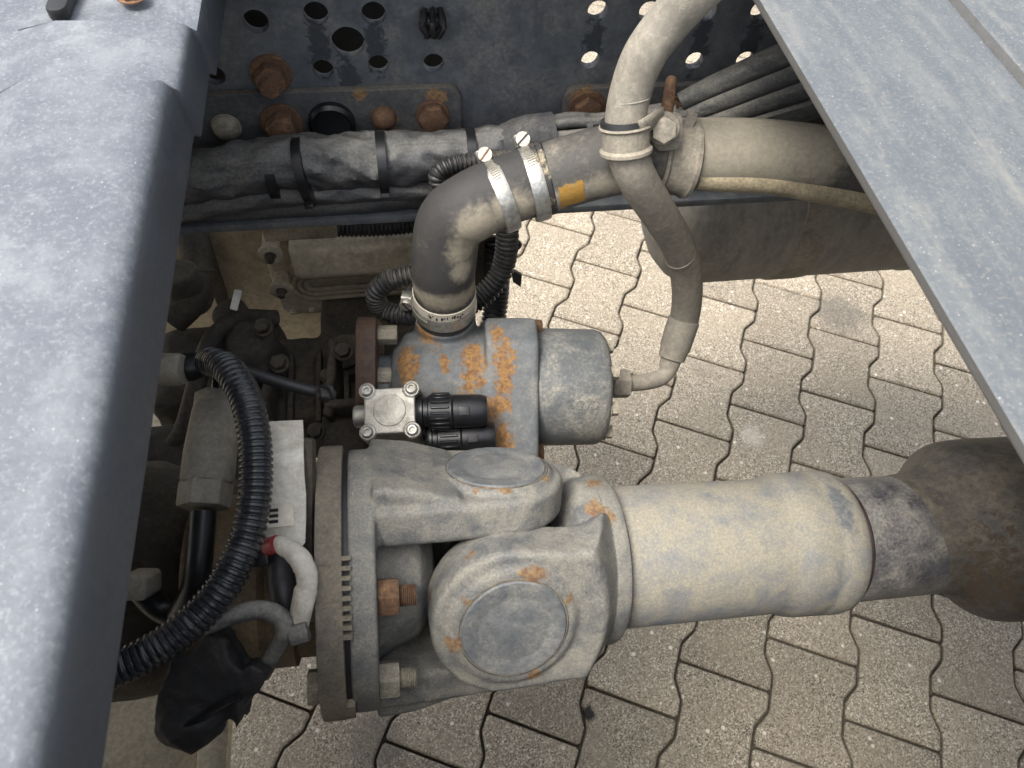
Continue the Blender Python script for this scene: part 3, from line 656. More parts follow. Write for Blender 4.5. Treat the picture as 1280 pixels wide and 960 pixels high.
obj('disc', lathe([(0, .0165), (.0003, .0165), (.0003, .0152), (.0016, .0148), (.0018, .014), (.0018, 0)], sc, sn, 40), M['alu'], valve)
for x in (-1, 1):
    for y in (-1, 1):
        p = sc + su * x * w2 + sv * y * .0195
        o = obj('screw', lathe([(.0005, .0058), (.003, .0056), (.0042, .0042), (.0042, .0026), (.0020, .0024), (.0020, 0)], p, sn, 24), M['zinc'], valve)
obj('housing', cast([prism(rrect(.047, .042, .006), sc, su, sv, -.05, -.008, .002, 2, N=sn)] + [lathe([(-.05, .0075), (-.008, .0075)], sc + su * x * w2 + sv * y * .0195, sn, 20) for x in (-1, 1) for y in (-1, 1)], .0013, 4), dusty('valve_body', s2l((120, 114, 104)), s2l((72, 68, 62)), amt=.3, scale=40, metal=.4, rough=.5), valve)
obj('port', lathe([(0, .011), (.012, .011), (.014, .009)], sc - su * .022 - sn * .02, -su, 24), M['zinc'], valve)
def connector(c, ax, L=1.0, name='connector', label=None):
    prof = [(0, .0150), (.004, .0165), (.006, .0165), (.007, .0145), (.012, .0145)]
    n0 = obj(name, lathe(prof, c, ax, 32), M['black'], valve, label)
    u, v, n = frame(ax)
    ring = []
    for k in range(20):
        a = 2 * math.pi * k / 20; d = u * math.cos(a) + v * math.sin(a); ring.append(box(c + n * .0225 + d * .0168, n, np.cross(n, d), d, .017, .0024, .003, .0006, 1))
    obj('lock_ring', join(lathe([(.011, .0155), (.012, .0165), (.033, .0165), (.034, .0155)], c, ax, 32), *ring), M['black'], n0)
    obj('shell', lathe([(.034, .0150), (.035, .0160), (.060, .0155), (.066, .0135), (.067, .0)], c, ax, 28), M['black'], n0)
    d = unit((CAM - c) - n * ((CAM - c) @ n)); obj('latch', box(c + n * .045 + d * .0155, n, np.cross(n, d), d, .010, .008, .004, .0008), M['rubber'], n0)
connector(sc + su * .0235 - sn * .016, unit(su - sv * .02), label='black ribbed electrical plug, upper')
connector(sc + su * .030 - sv * .024 - sn * .035, unit(su), label='black electrical plug, lower')

# ================================================================ coolant hose, pipe and clamps
M['hose'] = dusty('coolant_hose', s2l((52, 51, 50)), s2l((42, 41, 41)), s2l((176, 164, 138)), amt=.30, scale=11, up=.15, rough=.7, bumps=(.5, 260), soft=.12)
bl = [PD(556, 300, .655), ]
n2 = neck_top
top1 = n2 + EZ * .095
hp = [n2 - EZ * .004, n2 + EZ * .035, n2 + EZ * .070, PD(562, 282, .668), PD(590, 258, .655), PD(630, 239, .655), PD(668, 227, .657)]
dust_h = [(PD(603, 292, .635), .026), (PD(586, 318, .65), .020), (PD(642, 268, .635), .024), (PD(560, 372, .70), .026, (.5, .5, 2.2)), (PD(582, 342, .67), .014)]
def dust_spots(name, base, spots, dust, amt=.3):
    return dusty(name, base, tuple(x * .8 for x in base), tuple(x * .9 for x in dust), amt=amt, scale=14, up=.1, rough=.7, bumps=(.5, 300), spots=spots, rustcol=(dust, tuple(x * .82 for x in dust)), soft=.4, edge=(.16, .86, 1.0))
hose = thing('coolant_hose', 'black rubber elbow hose clamped onto the pump neck', 'hose', n2)
obj('elbow', tube(hp, [.0295, .0300, .0300, .0305, .0305, .0300, .0300], 40, .003), dust_spots('elbow_rubber', s2l((58, 57, 56)), dust_h, s2l((162, 153, 134)), .10), hose, 'black elbow with tan dust on its inner bend')
jp = [PD(660, 229, .657), PD(672, 225, .657)]
pth = [PD(655, 231, .656), PD(690, 221, .655), PD(740, 206, .655), PD(790, 196, .655), PD(850, 193, .66), PD(900, 192, .665), PD(960, 193, .672), PD(1050, 203, .685), PD(1140, 225, .70), PD(1230, 255, .72)]
d2 = [(PD(720, 256, .635), .022, (.5, 1.3, 1.3)), (PD(770, 241, .635), .022, (.5, 1.3, 1.3)), (PD(690, 262, .64), .02), (PD(900, 180, .64), .055), (PD(960, 175, .64), .055), (PD(1010, 175, .65), .045), (PD(940, 220, .65), .04, (.6, 1.2, 1.2)), (PD(880, 160, .64), .03)]
pipe = thing('coolant_pipe', 'thick dusty tan pipe running right from the elbow hose', 'pipe', PD(850, 193, .66))
obj('pipe', tube(pth, [.0285, .0300, .0305, .0305, .0305, .0305, .0300, .0295, .029, .029], 40, .004), dust_spots('pipe_rubber', s2l((74, 72, 68)), d2, s2l((164, 156, 138)), .22), pipe)
for px, d in ((674, .657), (681, .657)):
    t = (px - 655) / 35; c = PD(px, 229 - t * 8.2, .656); ax = unit(pth[1] - pth[0])
    obj('rib', lathe([(-.004, .030), (-.002, .0325), (.002, .0325), (.004, .030)], c, ax, 36), M['hose'], pipe)
lp = [PD(870, 222, .655), PD(910, 225, .66), PD(960, 228, .668), PD(1020, 238, .68), PD(1080, 250, .69), PD(1160, 270, .70), PD(1240, 296, .72)]
obj('lower_pipe', tube(lp, .0105, 20, .005), dusty('lower_pipe_dust', s2l((134, 124, 102)), s2l((96, 88, 74)), s2l((182, 168, 138)), amt=.6, scale=26, up=.2), pipe, 'thin tan pipe along the underside')
dm = unit(CAM - PD(703, 253, .64)); pc = PD(703, 229 - 1, .655); axp = unit(pth[2] - pth[1])
um = unit(dm * .85 + CV(0, .52, 0)); um = unit(um - axp * (um @ axp))
patch = []
for i in range(7):
    for j in range(7):
        a = (i - 3 + .3 * math.sin(j * 2.1)) * .125; d = um * math.cos(a) + np.cross(axp, um) * math.sin(a); patch.append(PD(703, 217, .655) + axp * ((j - 3) * .0036 + .0006 * math.sin(i * 1.7)) + d * .0309)
obj('paint_mark', (patch, [(i * 7 + j, i * 7 + j + 1, (i + 1) * 7 + j + 1, (i + 1) * 7 + j) for i in range(6) for j in range(6)]), dusty('yellow_paint', s2l((176, 132, 52)), s2l((150, 112, 48)), s2l((170, 146, 100)), amt=.4, scale=60), pipe, 'yellow paint mark on the pipe')
def hose_clamp(c, ax, r, sdir, label, parent=None, w=.0065, slotted=True):
    ax = unit(ax); sdir = unit(np.asarray(sdir) - ax * (np.asarray(sdir) @ ax)); tn = np.cross(ax, sdir)
    t = thing('hose_clamp', label, 'clamp', c)
    obj('band', lathe([(-w, r), (-w, r + .0009), (-w * .6, r + .0016), (w * .6, r + .0016), (w, r + .0009), (w, r)], c, ax, 48, sdir), M['zinc'], t)
    # threaded part of the band: slots across it
    view = unit(CAM - c); a0 = math.atan2(view @ tn, view @ sdir); sg = 1 if a0 > 0 else -1
    for k in range(12):
        a = sg * (.35 + .075 * k); d = sdir * math.cos(a) + tn * math.sin(a)
        obj('thread_slot', box(c + d * (r + .0019), unit(ax + .15 * np.cross(d, ax)), np.cross(d, ax), d, w * 1.15, .0012, .0009), M['alu'], t)
    p = c + sdir * (r + .0065)
    hs = obj('screw_housing', bevel(prism(rrect(.014, .0125, .0035), p, ax, tn, -.005, .006, 0, N=sdir), .001), M['zinc'], t)
    sx = tn * (-sg)
    view_ax = unit(-sx)
    o = obj('screw', lathe([(-.013, .0035), (.004, .0035), (.005, .0068), (.0095, .0068), (.0105, .0062), (.0105, 0)], p, sx if sx @ view > 0 else -sx, 24), M['alu'], t)
    pv = sx if sx @ view > 0 else -sx
    obj('slot', box(p + pv * .0104, unit(ax + .6 * sdir), np.cross(pv, unit(ax + .6 * sdir)), pv, .0125, .0015, .0012), plain('rust_slot', RUST1, .8) if 'left' in label else M['rubber'], o)
    return t
axc = unit(PD(640, 236, .655) - PD(600, 253, .655))
hose_clamp(PD(626, 246, .6545), unit(PD(650, 233, .656) - PD(600, 254, .655)), .0306, CV(-.22, -1, -.15), 'left of the two worm-drive clamps on the bend, screw tinged orange')
hose_clamp(PD(668, 230, .656), axp, .0315, CV(-.2, -1, -.15), 'right of the two worm-drive clamps, nearest the yellow mark')
nc = n2 + EZ * .016
t = hose_clamp(nc, EZ, .0305, unit(CV(-1, -.2, -.1)), 'clamp around the pump neck at the lower end of the elbow hose', w=.0075)
obj('size_strip', lathe([(.0085, .0306), (.0085, .0312), (.019, .0312), (.019, .0306)], nc, EZ, 48), dusty('printed_strip', s2l((206, 200, 184)), s2l((188, 180, 164)), s2l((170, 158, 134)), amt=.3, scale=40), hose, 'pale printed size strip')
for k in range(14):
    a = -.75 + k * .085 + random.uniform(-.02, .02); fwd = unit(np.array([0, -1, 0]) * 1.0 + EX * .15); sd = np.cross(EZ, fwd)
    if k in (4, 8): continue
    d = fwd * math.cos(a) + sd * math.sin(a)
    obj('print_mark', box(nc + EZ * random.uniform(.0115, .016) + d * .0313, np.cross(EZ, d), EZ, d, random.uniform(.001, .0022), random.uniform(.0015, .004), .0003), M['rubber'], hose)

# ================================================================ hanging hose with fitting
M['hosegrey'] = dusty('grey_hose', s2l((130, 125, 115)), s2l((104, 100, 92)), s2l((160, 152, 136)), amt=.62, scale=12, up=.1, rough=.85, bumps=(.4, 700), streak=(1, 1, .6))
gp = [(905, -45, .50), (868, -8, .52), (835, 28, .54), (805, 70, .555), (789, 112, .572), (782, 150, .584), (783, 185, .596), (795, 220, .614), (818, 258, .655), (841, 295, .710), (855, 330, .760), (859, 365, .800), (856, 395, .83), (848, 425, .84)]
ghose = thing('hydraulic_hose', 'beige dusty flexible hose hanging down to the pump end cap', 'hose', PD(848, 425, .84))
obj('hose', tube([PD(*p) for p in gp], .0163, 28, .004), M['hosegrey'], ghose)
a0, a1 = PD(851, 412, .836), PD(838, 452, .845); ax = unit(a1 - a0)
obj('ferrule', lathe([(-.012, .0165), (-.011, .0178), (.022, .0172), (.024, .0160), (.034, .0150), (.036, .0118), (.046, .0110)], a0, ax, 28), M['hosegrey'], ghose, 'crimped ferrule at the lower end')
obj('elbow_pipe', tube([PD(839, 448, .845), PD(836, 461, .846), PD(826, 472, .845), PD(808, 477, .838), PD(780, 480, .828)], .0095, 20, .003), M['hosegrey'], ghose)
fc = PD(776, 480, .826); obj('fitting_nut', bevel(prism(circ(.0165, 6, a0=.3), fc, PV, PU, -.010, .009, 0, N=PX), .0015), M['hosegrey'], ghose)
obj('fitting_adapter', lathe([(-.03, .012), (-.012, .012), (-.01, .0145), (-.006, .0145)], fc, PX, 24), M['hosegrey'], ghose)
for t in (.33, .52, .63, .74): 
    i = t * (len(gp) - 1); k = int(i); c = np.array(PD(*gp[k])) * (1 - i + k) + np.array(PD(*gp[k + 1])) * (i - k); axr = unit(PD(*gp[k + 1]) - PD(*gp[k]))
    obj('wrap_seam', lathe([(-.0006, .0160), (0, .01665), (.0006, .0160)], c, unit(axr + .25 * EX), 28), M['hosegrey'], ghose)
# P-clamp pair
M['clampm'] = dusty('clamp_dust', s2l((130, 124, 112)), s2l((100, 96, 88)), s2l((164, 155, 138)), amt=.65, scale=24, up=.2, rough=.9)
pcl = thing('pipe_clamp', 'dusty rubber-lined P-clamp tying the hanging hose to the thick pipe', 'clamp', PD(830, 165, .60))
c = PD(782, 172, .5915); axh = unit(PD(783, 185, .596) - PD(782, 150, .584))
obj('hose_band', lathe([(-.0105, .0170), (-.0105, .0205), (-.009, .0212), (-.007, .0190), (.007, .0190), (.009, .0212), (.0115, .0212), (.0125, .0200), (.0125, .017)], c, axh, 40), M['clampm'], pcl)
obj('liner', lathe([(-.0145, .0165), (-.0145, .0192), (-.010, .0200), (-.010, .0165)], c, axh, 36), M['rubber'], pcl)
bx_ = PD(829, 160, .60)
obj('strap', bevel(tube([PD(800, 158, .600), PD(812, 150, .596), PD(826, 146, .598)], .0045, 10, .003, None, 2.0), 0.0) if False else tube([PD(797, 163, .575), PD(811, 154, .578), PD(824, 146, .592)], .0085, 12, .003, None, .35), M['clampm'], pcl)
bn = unit(CV(-.12, .5, -1))
hexbolt(pcl, bx_, bn, .0105, .010, M['clampm'], 1.25, .004, name='bolt', label='dust-caked clamp bolt')
obj('stud', lathe([(0, .0052), (.012, .0052), (.02, .0050), (.032, .0046), (.034, .003)], PD(832, 148, .605), unit(PD(836, 118, .605) - PD(831, 150, .605)), 16), M['rustbolt'], pcl, 'rusty stud end')
cp = PD(842, 196, .658); axq = unit(PD(900, 192, .665) - PD(790, 196, .655))
obj('pipe_band', lathe([(-.015, .0305), (-.015, .0335), (-.0125, .0348), (-.010, .0325), (.008, .0328), (.011, .0352), (.0145, .0348), (.016, .0320), (.016, .0305)], cp, unit(axq + CV(0, 1, 0) * .12), 44), M['clampm'], pcl)
tu = CV(1, -.1, 0); tn_ = unit(bn - tu * (bn @ tu)); tv = np.cross(tn_, tu)
obj('tab', prism(rrect(.024, .030, .008), PD(834, 164, .612), tu, tv, -.0035, .0035, .001, 2, N=tn_), M['clampm'], pcl)
obj('tab', noisy(box(PD(859, 160, .632), unit(tv + tu * .4), unit(tu - tv * .4), tn_, .026, .009, .003, .001), .001, 200), M['clampm'], pcl)

# ================================================================ air tank under the rail
tk = PD(985, 243, 1.02)
M['tank'] = dusty('tank_paint', s2l((140, 136, 127)), s2l((112, 109, 103)), s2l((172, 164, 147)), amt=.5, scale=10, up=.2, rough=.7, streak=(1.6, 1, .5))
tank = thing('air_tank', 'dark dusty cylindrical air tank under the frame rail at right', 'tank', tk)
pr = [(-.20, 0), (-.198, .03), (-.192, .06), (-.182, .085), (-.168, .102), (-.15, .111), (-.14, .112), (.0, .112), (.005, .1135), (.013, .1135), (.018, .112), (.36, .112), (.375, .102), (.39, .06), (.395, 0)]
obj('shell', lathe(pr, tk, EX, 64), M['tank'], tank); obj('weld_bead', lathe([(-.005, .112), (0, .1142), (.005, .112)], tk + EX * .17, EX, 64), M['tank'], tank)
obj('strap', lathe([(-.018, .112), (-.017, .1145), (.017, .1145), (.018, .112)], tk - EX * .015, EX, 64), M['clampm'], tank, 'tan dusty retaining strap'); obj('strap', lathe([(-.016, .112), (-.015, .1145), (.015, .1145), (.016, .112)], tk + EX * .21, EX, 64), M['tank'], tank)

# ================================================================ gearbox side
M['gear'] = dusty('gearbox_casting', s2l((62, 57, 51)), s2l((42, 39, 36)), s2l((98, 89, 75)), amt=.46, scale=14, up=.3, rough=.75)
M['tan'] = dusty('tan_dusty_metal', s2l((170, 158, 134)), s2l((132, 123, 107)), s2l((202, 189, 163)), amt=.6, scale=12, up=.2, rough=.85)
gb = thing('gearbox', 'dark brown gearbox casting behind the drive flange', 'gearbox', S(-.25))
GX = unit(E1 + EZ * .05)
gs = [lathe([(-.62, .11), (-.30, .105), (-.25, .09), (-.215, .075), (-.20, .07)], J - EZ * .08 + EY * .05, GX, 48)]
gs += [box(PD(390, 498, .90), EX, EY, EZ, .17, .12, .10, .012), box(PD(285, 480, .91), EX, EY, EZ, .15, .12, .10, .02), box(PD(250, 610, .80), EX, EY, EZ, .16, .12, .10, .02), box(PD(474, 452, .95), EX, EY, EZ, .13, .13, .13, .01)]
gs += [lathe([(0, .03), (.06, .03), (.07, .02)], PD(335, 462, .86), unit(CV(-.1, -.5, -1)), 24), lathe([(0, .022), (.05, .022)], PD(245, 380, .82), unit(CV(-.1, -.7, -1)), 24)]
gs += [box(PD(x, y, .82), CV(1, .1, 0), CV(0, 1, -.3), CV(0, .3, 1), .010, .09, .06, .002) for x, y in ((300, 640), (340, 500), (420, 480))]
obj('housing', noisy(cast(gs, .0035, 6, .5), .0015, 60), M['gear'], gb, sharp=60)
obj('output_drum', lathe([(fl0 - .140, .05), (fl0 - .138, .070), (fl0 - .085, .074), (fl0 - .080, .066), (fl0 - .062, .066), (fl0 - .06, .06), (fl0 - .046, .06)], J, E1, 56), dusty('drum_dust', s2l((112, 96, 74)), s2l((84, 72, 58)), s2l((140, 122, 94)), amt=.6, scale=20), gb, 'brown dusty output drum')
for x, y in ((430, 440), (395, 540), (330, 410), (350, 455)): hexbolt(gb, PD(x, y, .79), CV(0, -.3, -1), .008, .008, M['gear'], 1.3, .002)
for k in range(5):
    p = PD(300 + 34 * k, 520 - 9 * k, .85); obj('cooling_rib', box(p, EX, EY, EZ, .006, .10, .05, .002), M['gear'], gb)
obj('boss', lathe([(0, .026), (.02, .026), (.024, .021), (.03, .021), (.03, .012), (.026, 0)], PD(440, 452, .86), unit(CV(-.1, -.4, -1)), 32), M['gear'], gb)
obj('boss', lathe([(0, .020), (.03, .020), (.033, .016), (.033, 0)], PD(300, 410, .86), unit(CV(-.1, -.6, -1)), 28), M['gear'], gb)
obj('bracket', cast([box(PD(432, 545, .80), EX, EY, EZ, .05, .05, .012, .003), box(PD(440, 520, .81), EX, EY, EZ, .05, .01, .06, .003)], .0018, 4), M['gear'], gb)
obj('pipe', tube([PD(215, 400, .80), PD(240, 372, .80), PD(246, 330, .82), PD(240, 290, .84)], .017, 18, .006), M['gear'], gb)
obj('pipe', tube([PD(215, 560, .78), PD(232, 530, .78), PD(262, 430, .80), PD(300, 400, .83), PD(345, 398, .86)], .010, 14, .006), M['gear'], gb)
obj('pipe_collar', lathe([(-.008, .018), (-.007, .0205), (.007, .0205), (.008, .018)], PD(245, 345, .815), CV(0, 1, .2), 24), M['dark'], gb)
for x, y in ((215, 620), (235, 680), (280, 600), (410, 470), (455, 500), (300, 445)): hexbolt(gb, PD(x, y, .76 if x < 300 else .82), CV(0, -.3, -1), .007, .007, M['gear'], 1.3, .002)
# tan vertical sheet and finned cover behind
sheet = thing('heat_shield', 'tan dusty sheet behind the gearbox under the looms', 'shield', PY(300, 330, .70))
a = PY(232, 282, .70); b = PY(445, 420, .70)
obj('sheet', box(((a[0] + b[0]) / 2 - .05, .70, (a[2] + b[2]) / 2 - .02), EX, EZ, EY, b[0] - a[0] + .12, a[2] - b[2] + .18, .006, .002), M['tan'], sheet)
for x0, x1 in ((248, 285),):
    p0, p1 = PY(x0, 285, .69), PY(x1, 395, .69)
    obj('rib', box((p0 + p1) / 2, unit(p1 - p0), np.cross(unit(p1 - p0), EY), EY, np.linalg.norm(p1 - p0), .016, .012, .003), M['gear'], sheet)
single('bright_tab', prism(rrect(.008, .022, .0015), PD(295, 375, .80), CV(1, .25, 0), CV(-.25, 1, 0), -.001, .001), plain('white_metal', s2l((235, 232, 222)), .4), 'small bright white tab standing before the tan sheet', 'tab')
cov = thing('finned_cover', 'dusty cast cover with long U-shaped grooves and standing bolts', 'cover', PY(430, 340, .62))
ca = PY(435, 340, .62)
fu, fv = unit(EX + EZ * .02), EZ; fn = -EY
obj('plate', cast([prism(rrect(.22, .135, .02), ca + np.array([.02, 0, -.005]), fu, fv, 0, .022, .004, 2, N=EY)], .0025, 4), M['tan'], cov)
def uslot(r, L): return [(r * math.cos(t), r * math.sin(t)) for t in np.linspace(R(90), R(270), 14)] + [(L, -r), (L, r)]
gx = PY(392, 356, .617)
obj('groove_shade', prism(uslot(.029, .155), gx + EY * .004, fu, fv, 0, .006, 0, N=EY), M['rubber'], cov)  # black slab behind the ribs, standing in for the shade inside the grooves
for k, r in enumerate((.0245, .0165, .0085)):
    P = [(gx + fu * (r * math.cos(t)) + fv * (r * math.sin(t))) for t in np.linspace(R(270), R(90), 12)]
    P = [gx + fu * (.15 - .02 * k) - fv * r] + P + [gx + fu * (.15 - .02 * k) + fv * r]
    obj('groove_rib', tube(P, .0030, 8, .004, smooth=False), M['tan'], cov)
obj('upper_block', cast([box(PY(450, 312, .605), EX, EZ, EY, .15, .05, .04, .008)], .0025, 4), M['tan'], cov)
for x, y in ((338, 318), (352, 362), (378, 335)):
    p = PY(x, y, .60); L = .05 if x < 360 else .02
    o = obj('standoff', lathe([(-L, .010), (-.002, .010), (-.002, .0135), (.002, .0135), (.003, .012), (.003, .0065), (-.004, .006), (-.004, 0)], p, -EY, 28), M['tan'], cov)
    obj('stud', lathe([(-.002, .0045), (.010, .0045), (.012, .003)], p, -EY, 12), M['gear'], o)
for k in range(9):
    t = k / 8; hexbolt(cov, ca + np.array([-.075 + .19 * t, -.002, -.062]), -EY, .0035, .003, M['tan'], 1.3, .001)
# conduit loop over the finned cover, and the upright pair right of the elbow
single('corrugated_conduit', corrugated([PY(x, y, yy) for x, y, yy in ((545, 335, .50), (515, 343, .50), (488, 350, .50), (470, 366, .50), (476, 384, .50), (500, 394, .49), (540, 392, .48))], .0105, .0048, .12), CB, 'dark corrugated conduit bent in a loop left of the elbow hose', 'conduit')
single('corrugated_conduit', corrugated([PY(x, y, yy) for x, y, yy in ((632, 270, .56), (634, 300, .55), (630, 330, .54), (620, 352, .53), (600, 372, .52), (575, 386, .51))], .0125, .0052, .12), CB, 'black corrugated conduit curving down behind the elbow hose', 'conduit')
single('corrugated_conduit', corrugated([PY(x, y, yy) for x, y, yy in ((622, 300, .60), (622, 340, .585), (620, 375, .57), (616, 410, .55))], .0150, .0058, .1), M['black'], 'thick black corrugated conduit standing behind the pump', 'conduit')
br = thing('cable_bracket', 'dark cable bracket between the elbow hose and the bright paving', 'bracket', PY(635, 340, .58))
obj('back_plate', box(PY(605, 330, .60), EX, EZ, EY, .045, .09, .004, .001), M['dark'], br)
obj('fin', prism([(0, 0), (.014, -.012), (.014, -.032), (.004, -.022)], PY(638, 335, .575), EX, EZ, -.002, .002), M['black'], br)
obj('push_pin', join(tube([PY(628, 305, .555), PY(642, 305, .55)], .0035, 10, .003), ball(PY(646, 306, .55), .0055)), M['black'], br)

LF = .80
def PL(px, py, d): return PD(px, py, d * LF)
# ================================================================ left foreground hoses and plugs
cond = single('corrugated_conduit', corrugated([PL(*p) for p in ((262, 452, .70), (285, 462, .665), (306, 495, .645), (318, 545, .63), (320, 600, .62), (313, 655, .61), (297, 700, .60), (268, 748, .59), (225, 790, .58), (175, 822, .57), (110, 850, .56))], .0112, .0043, .075, 24), dusty('glossy_conduit', s2l((44, 46, 50)), s2l((34, 35, 38)), s2l((104, 101, 95)), amt=.22, scale=40, up=.2, rough=.27, bumps=(.06, 300)), 'glossy black corrugated conduit sweeping across the left foreground', 'conduit')
iv = thing('inline_valve', 'grey hexagon-ended plastic inline valve left of the glossy conduit', 'valve', PL(264, 565, .69))
v0, v1 = PL(272, 492, .71), PL(254, 640, .67); va = unit(v1 - v0); vl = np.linalg.norm(v1 - v0)
M['ivm'] = dusty('valve_plastic', s2l((142, 138, 128)), s2l((104, 100, 92)), s2l((168, 160, 142)), amt=.5, scale=22, rough=.5)
obj('body', lathe([(.004, .012), (.010, .0156), (.016, .0168), (vl * .5, .0188), (vl - .024, .0188), (vl - .021, .0176)], v0, va, 24), M['ivm'], iv)
obj('hex_end', bevel(prism(circ(.0192, 6, a0=.2), v0, *frame(va)[:2], vl - .022, vl - .003, 0, N=va), .002), M['ivm'], iv); obj('hex_end', bevel(prism(circ(.0165, 6, a0=.2), v0, *frame(va)[:2], .0, .012, 0, N=va), .002), M['ivm'], iv)
obj('hose_tail', tube([v1, PL(250, 690, .66), PL(243, 735, .66), PL(225, 770, .67)], .0092, 16, .005), M['black'], iv); obj('hose_tail', tube([v0, PL(274, 470, .72), PL(272, 450, .735)], .005, 12, .004), M['black'], iv)
pl = thing('cable_plug', 'black plug with a grey cap above the inline valve', 'plug', PL(230, 455, .72))
obj('cap', lathe([(0, .0105), (.003, .0124), (.016, .0124), (.019, .011)], PL(198, 462, .70), CV(1, 0, 0), 20), M['ivm'], pl); obj('body', tube([PL(212, 460, .71), PL(240, 458, .715), (PL(268, 452, .72))], [.011, .0112, .008], 18, .005), M['black'], pl)
single('cable', tube([PL(*p) for p in ((255, 450, .74), (300, 462, .745), (350, 478, .75), (395, 490, .755), (412, 492, .755))], .005, 12, .005), M['rubber'], 'black cable running from the plug to a tied clip', 'cable')
single('cable_tie_knot', noisy(join(ball(PL(408, 492, .745), .008, .0065, .0065), tube([PL(404, 480, .74), PL(414, 486, .735), (PL(416, 500, .74))], .002, 8, .003)), .002, 200), M['rubber'], 'small black tie knot holding the cable left of the square valve', 'cable tie')
pl2 = thing('cable_plug', 'grey squared plug half hidden at the left cover edge', 'plug', PL(178, 730, .66))
obj('cap', bevel(prism(rrect(.019, .0176, .004), PL(176, 730, .655), CV(1, 0, 0), CV(0, 1, 0), -.012, .012, 0), .002), M['ivm'], pl2); obj('body', tube([PL(176, 735, .67), PL(200, 760, .68), PL(240, 775, .68)], .0096, 14, .005), M['black'], pl2)
# white card
kc = thing('data_card', 'white bent plastic card behind the glossy conduit', 'card', PL(355, 610, .66))
def card():
    V, F = [], []; rows = [(527, 331, 378, .0), (545, 329, 379, .0), (570, 328, 379, .004), (595, 327, 380, .006), (620, 326, 382, .002), (650, 324, 382, .0), (680, 323, 381, -.003), (686, 326, 377, -.003)]
    for y, xl, xr, off in rows:
        for k in range(7):
            t = k / 6; V.append(PL(xl + (xr - xl) * t, y - 2 * t, .672 - (y - 527) / 160 * .02 - off))
    for r in range(len(rows) - 1):
        for k in range(6): F.append((r * 7 + k, r * 7 + k + 1, (r + 1) * 7 + k + 1, (r + 1) * 7 + k))
    nv = len(V); n = unit(CV(0, .1, 1)) * .0015; V2 = [tuple(np.array(v) + n) for v in V]
    return [tuple(v) for v in V] + V2, F + [tuple(i + nv for i in f[::-1]) for f in F]
obj('card', card(), M['white'], kc, recalc=False)
stk = box(PL(346, 645, .655), CV(1, -.10, 0), CV(.10, 1, -.1), CV(0, .1, 1), .024, .0152, .0006)
o = obj('sticker', stk, plain('paper', s2l((222, 214, 196)), .6, bump=.02), kc, 'cream sticker with printed text')
for k in range(3):
    obj('print_line', box(PL(342, 638 + 7 * k, .6535), CV(1, -.10, 0), CV(.10, 1, 0), CV(0, 0, 1), .0064, .0022, .0003), M['rubber'], o)
obj('backing', bevel(prism(rrect(.013, .092, .004), PL(384, 625, .685), CV(1, 0, 0), CV(0, 1, 0), -.01, .002), .002), M['gear'], kc)
# white taped cable and loops below it
M['wtape'] = dusty('white_tape', s2l((206, 200, 186)), s2l((176, 170, 158)), s2l((150, 140, 122)), amt=.35, scale=30)
wc = thing('taped_cable', 'white taped cable arching below the card', 'cable', PL(375, 730, .63))
obj('cable', tube([PL(*p) for p in ((338, 678, .64), (355, 683, .63), (374, 698, .625), (384, 722, .622), (380, 748, .622), (374, 775, .625))], [.005, .006, .0072, .0068, .0064, .006], 20, .0012, lambda s_, a_: 1 + .07 * (((s_ + a_ * .0011) / .0095) % 1.0) + .05 * mnoise.noise(Vector((math.cos(a_), math.sin(a_), s_ * 60)))), M['wtape'], wc); obj('sleeve', lathe([(-.013, .0068), (-.011, .0078), (.0145, .0070), (.016, .0064)], PL(378, 757, .622), CV(-.22, 1, 0), 16), M['wtape'], wc)
obj('red_end', tube([PL(335, 684, .635), PL(346, 680, .63)], .0062, 14, .003), plain('red_plastic', s2l((124, 32, 36)), .4), wc, 'red plug end')
obj('plug_body', box(PL(322, 690, .64), CV(1, -.1, 0), CV(.1, 1, 0), CV(0, 0, 1), .019, .0176, .016, .002), M['black'], wc)
gc = thing('taped_cable', 'grey taped cable looping over the black rubber boot', 'cable', PL(330, 775, .62))
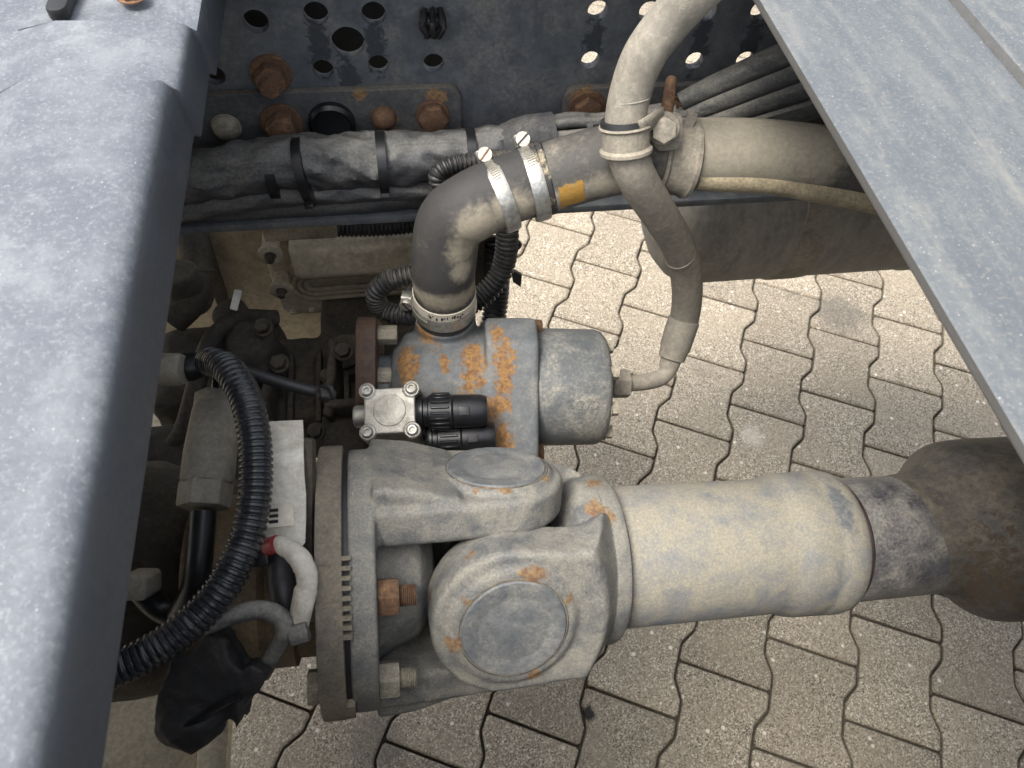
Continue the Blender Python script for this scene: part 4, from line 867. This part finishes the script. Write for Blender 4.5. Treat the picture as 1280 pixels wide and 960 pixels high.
obj('cable', tube([PL(*p) for p in ((255, 785, .60), (290, 770, .60), (325, 762, .605), (350, 772, .61), (356, 790, .612), (345, 812, .62), (325, 840, .63), (300, 870, .64))], [.0052, .0056, .006, .0064, .006, .0056, .0056, .005], 16, .003, wrinkle(.08)), M['loomgrey'], gc)
obj('knot', noisy(box(PL(374, 792, .61), CV(1, -.3, 0), CV(.3, 1, 0), CV(0, 0, 1), .013, .012, .008, .002), .001, 200), M['loomgrey'], gc)
bo = [(195, 893), (199, 915), (220, 934), (245, 936), (266, 922), (280, 900), (292, 893), (298, 908), (304, 885), (325, 862), (333, 838), (318, 832), (300, 838), (285, 800), (262, 792), (240, 812), (216, 826), (206, 848), (200, 868)]
bt = np.mean([PL(x, y, .61) for x, y in bo], axis=0); bu, bv2, bnn = CV(1, 0, 0), CV(0, 1, 0), CV(0, 0, 1)
pts = [((PL(x, y, .61) - bt) @ bu, (PL(x, y, .61) - bt) @ bv2) for x, y in bo]
boot = thing('rubber_boot', 'black ragged rubber boot hanging at the lower left', 'rubber boot', bt)
obj('boot', noisy(noisy(cast([prism(pts, bt, bu, bv2, -.005, .018, 0, N=bnn), ball(PL(238, 905, .61), .024, .016, .014)], .0013, 4, .5), .003, 70), .0004, 260), dusty('boot_rubber', s2l((30, 30, 31)), s2l((22, 22, 23)), s2l((84, 78, 68)), amt=.24, scale=30, up=.2, rough=.7), boot, sharp=60)
obj('strap', tube([PL(*p) for p in ((300, 870, .60), (270, 885, .598), (240, 905, .598), (212, 925, .603))], .005, 10, .004, None, .5), M['black'], boot)
# strip of black cable between
single('cable', tube([PL(*p) for p in ((352, 690, .66), (352, 720, .655), (356, 750, .65), (362, 790, .65))], .010, 14, .004, wrinkle(.06)), M['rubber'], 'short thick black cable under the white taped cable', 'cable')
# tan crossmember at the bottom left
cmb = thing('undertray', 'tan dusty tray with a raised lip at the bottom left corner', 'tray', PZ(200, 930, .42))
xr_ = PZ(290, 930, .42)[0]; y0_ = .02
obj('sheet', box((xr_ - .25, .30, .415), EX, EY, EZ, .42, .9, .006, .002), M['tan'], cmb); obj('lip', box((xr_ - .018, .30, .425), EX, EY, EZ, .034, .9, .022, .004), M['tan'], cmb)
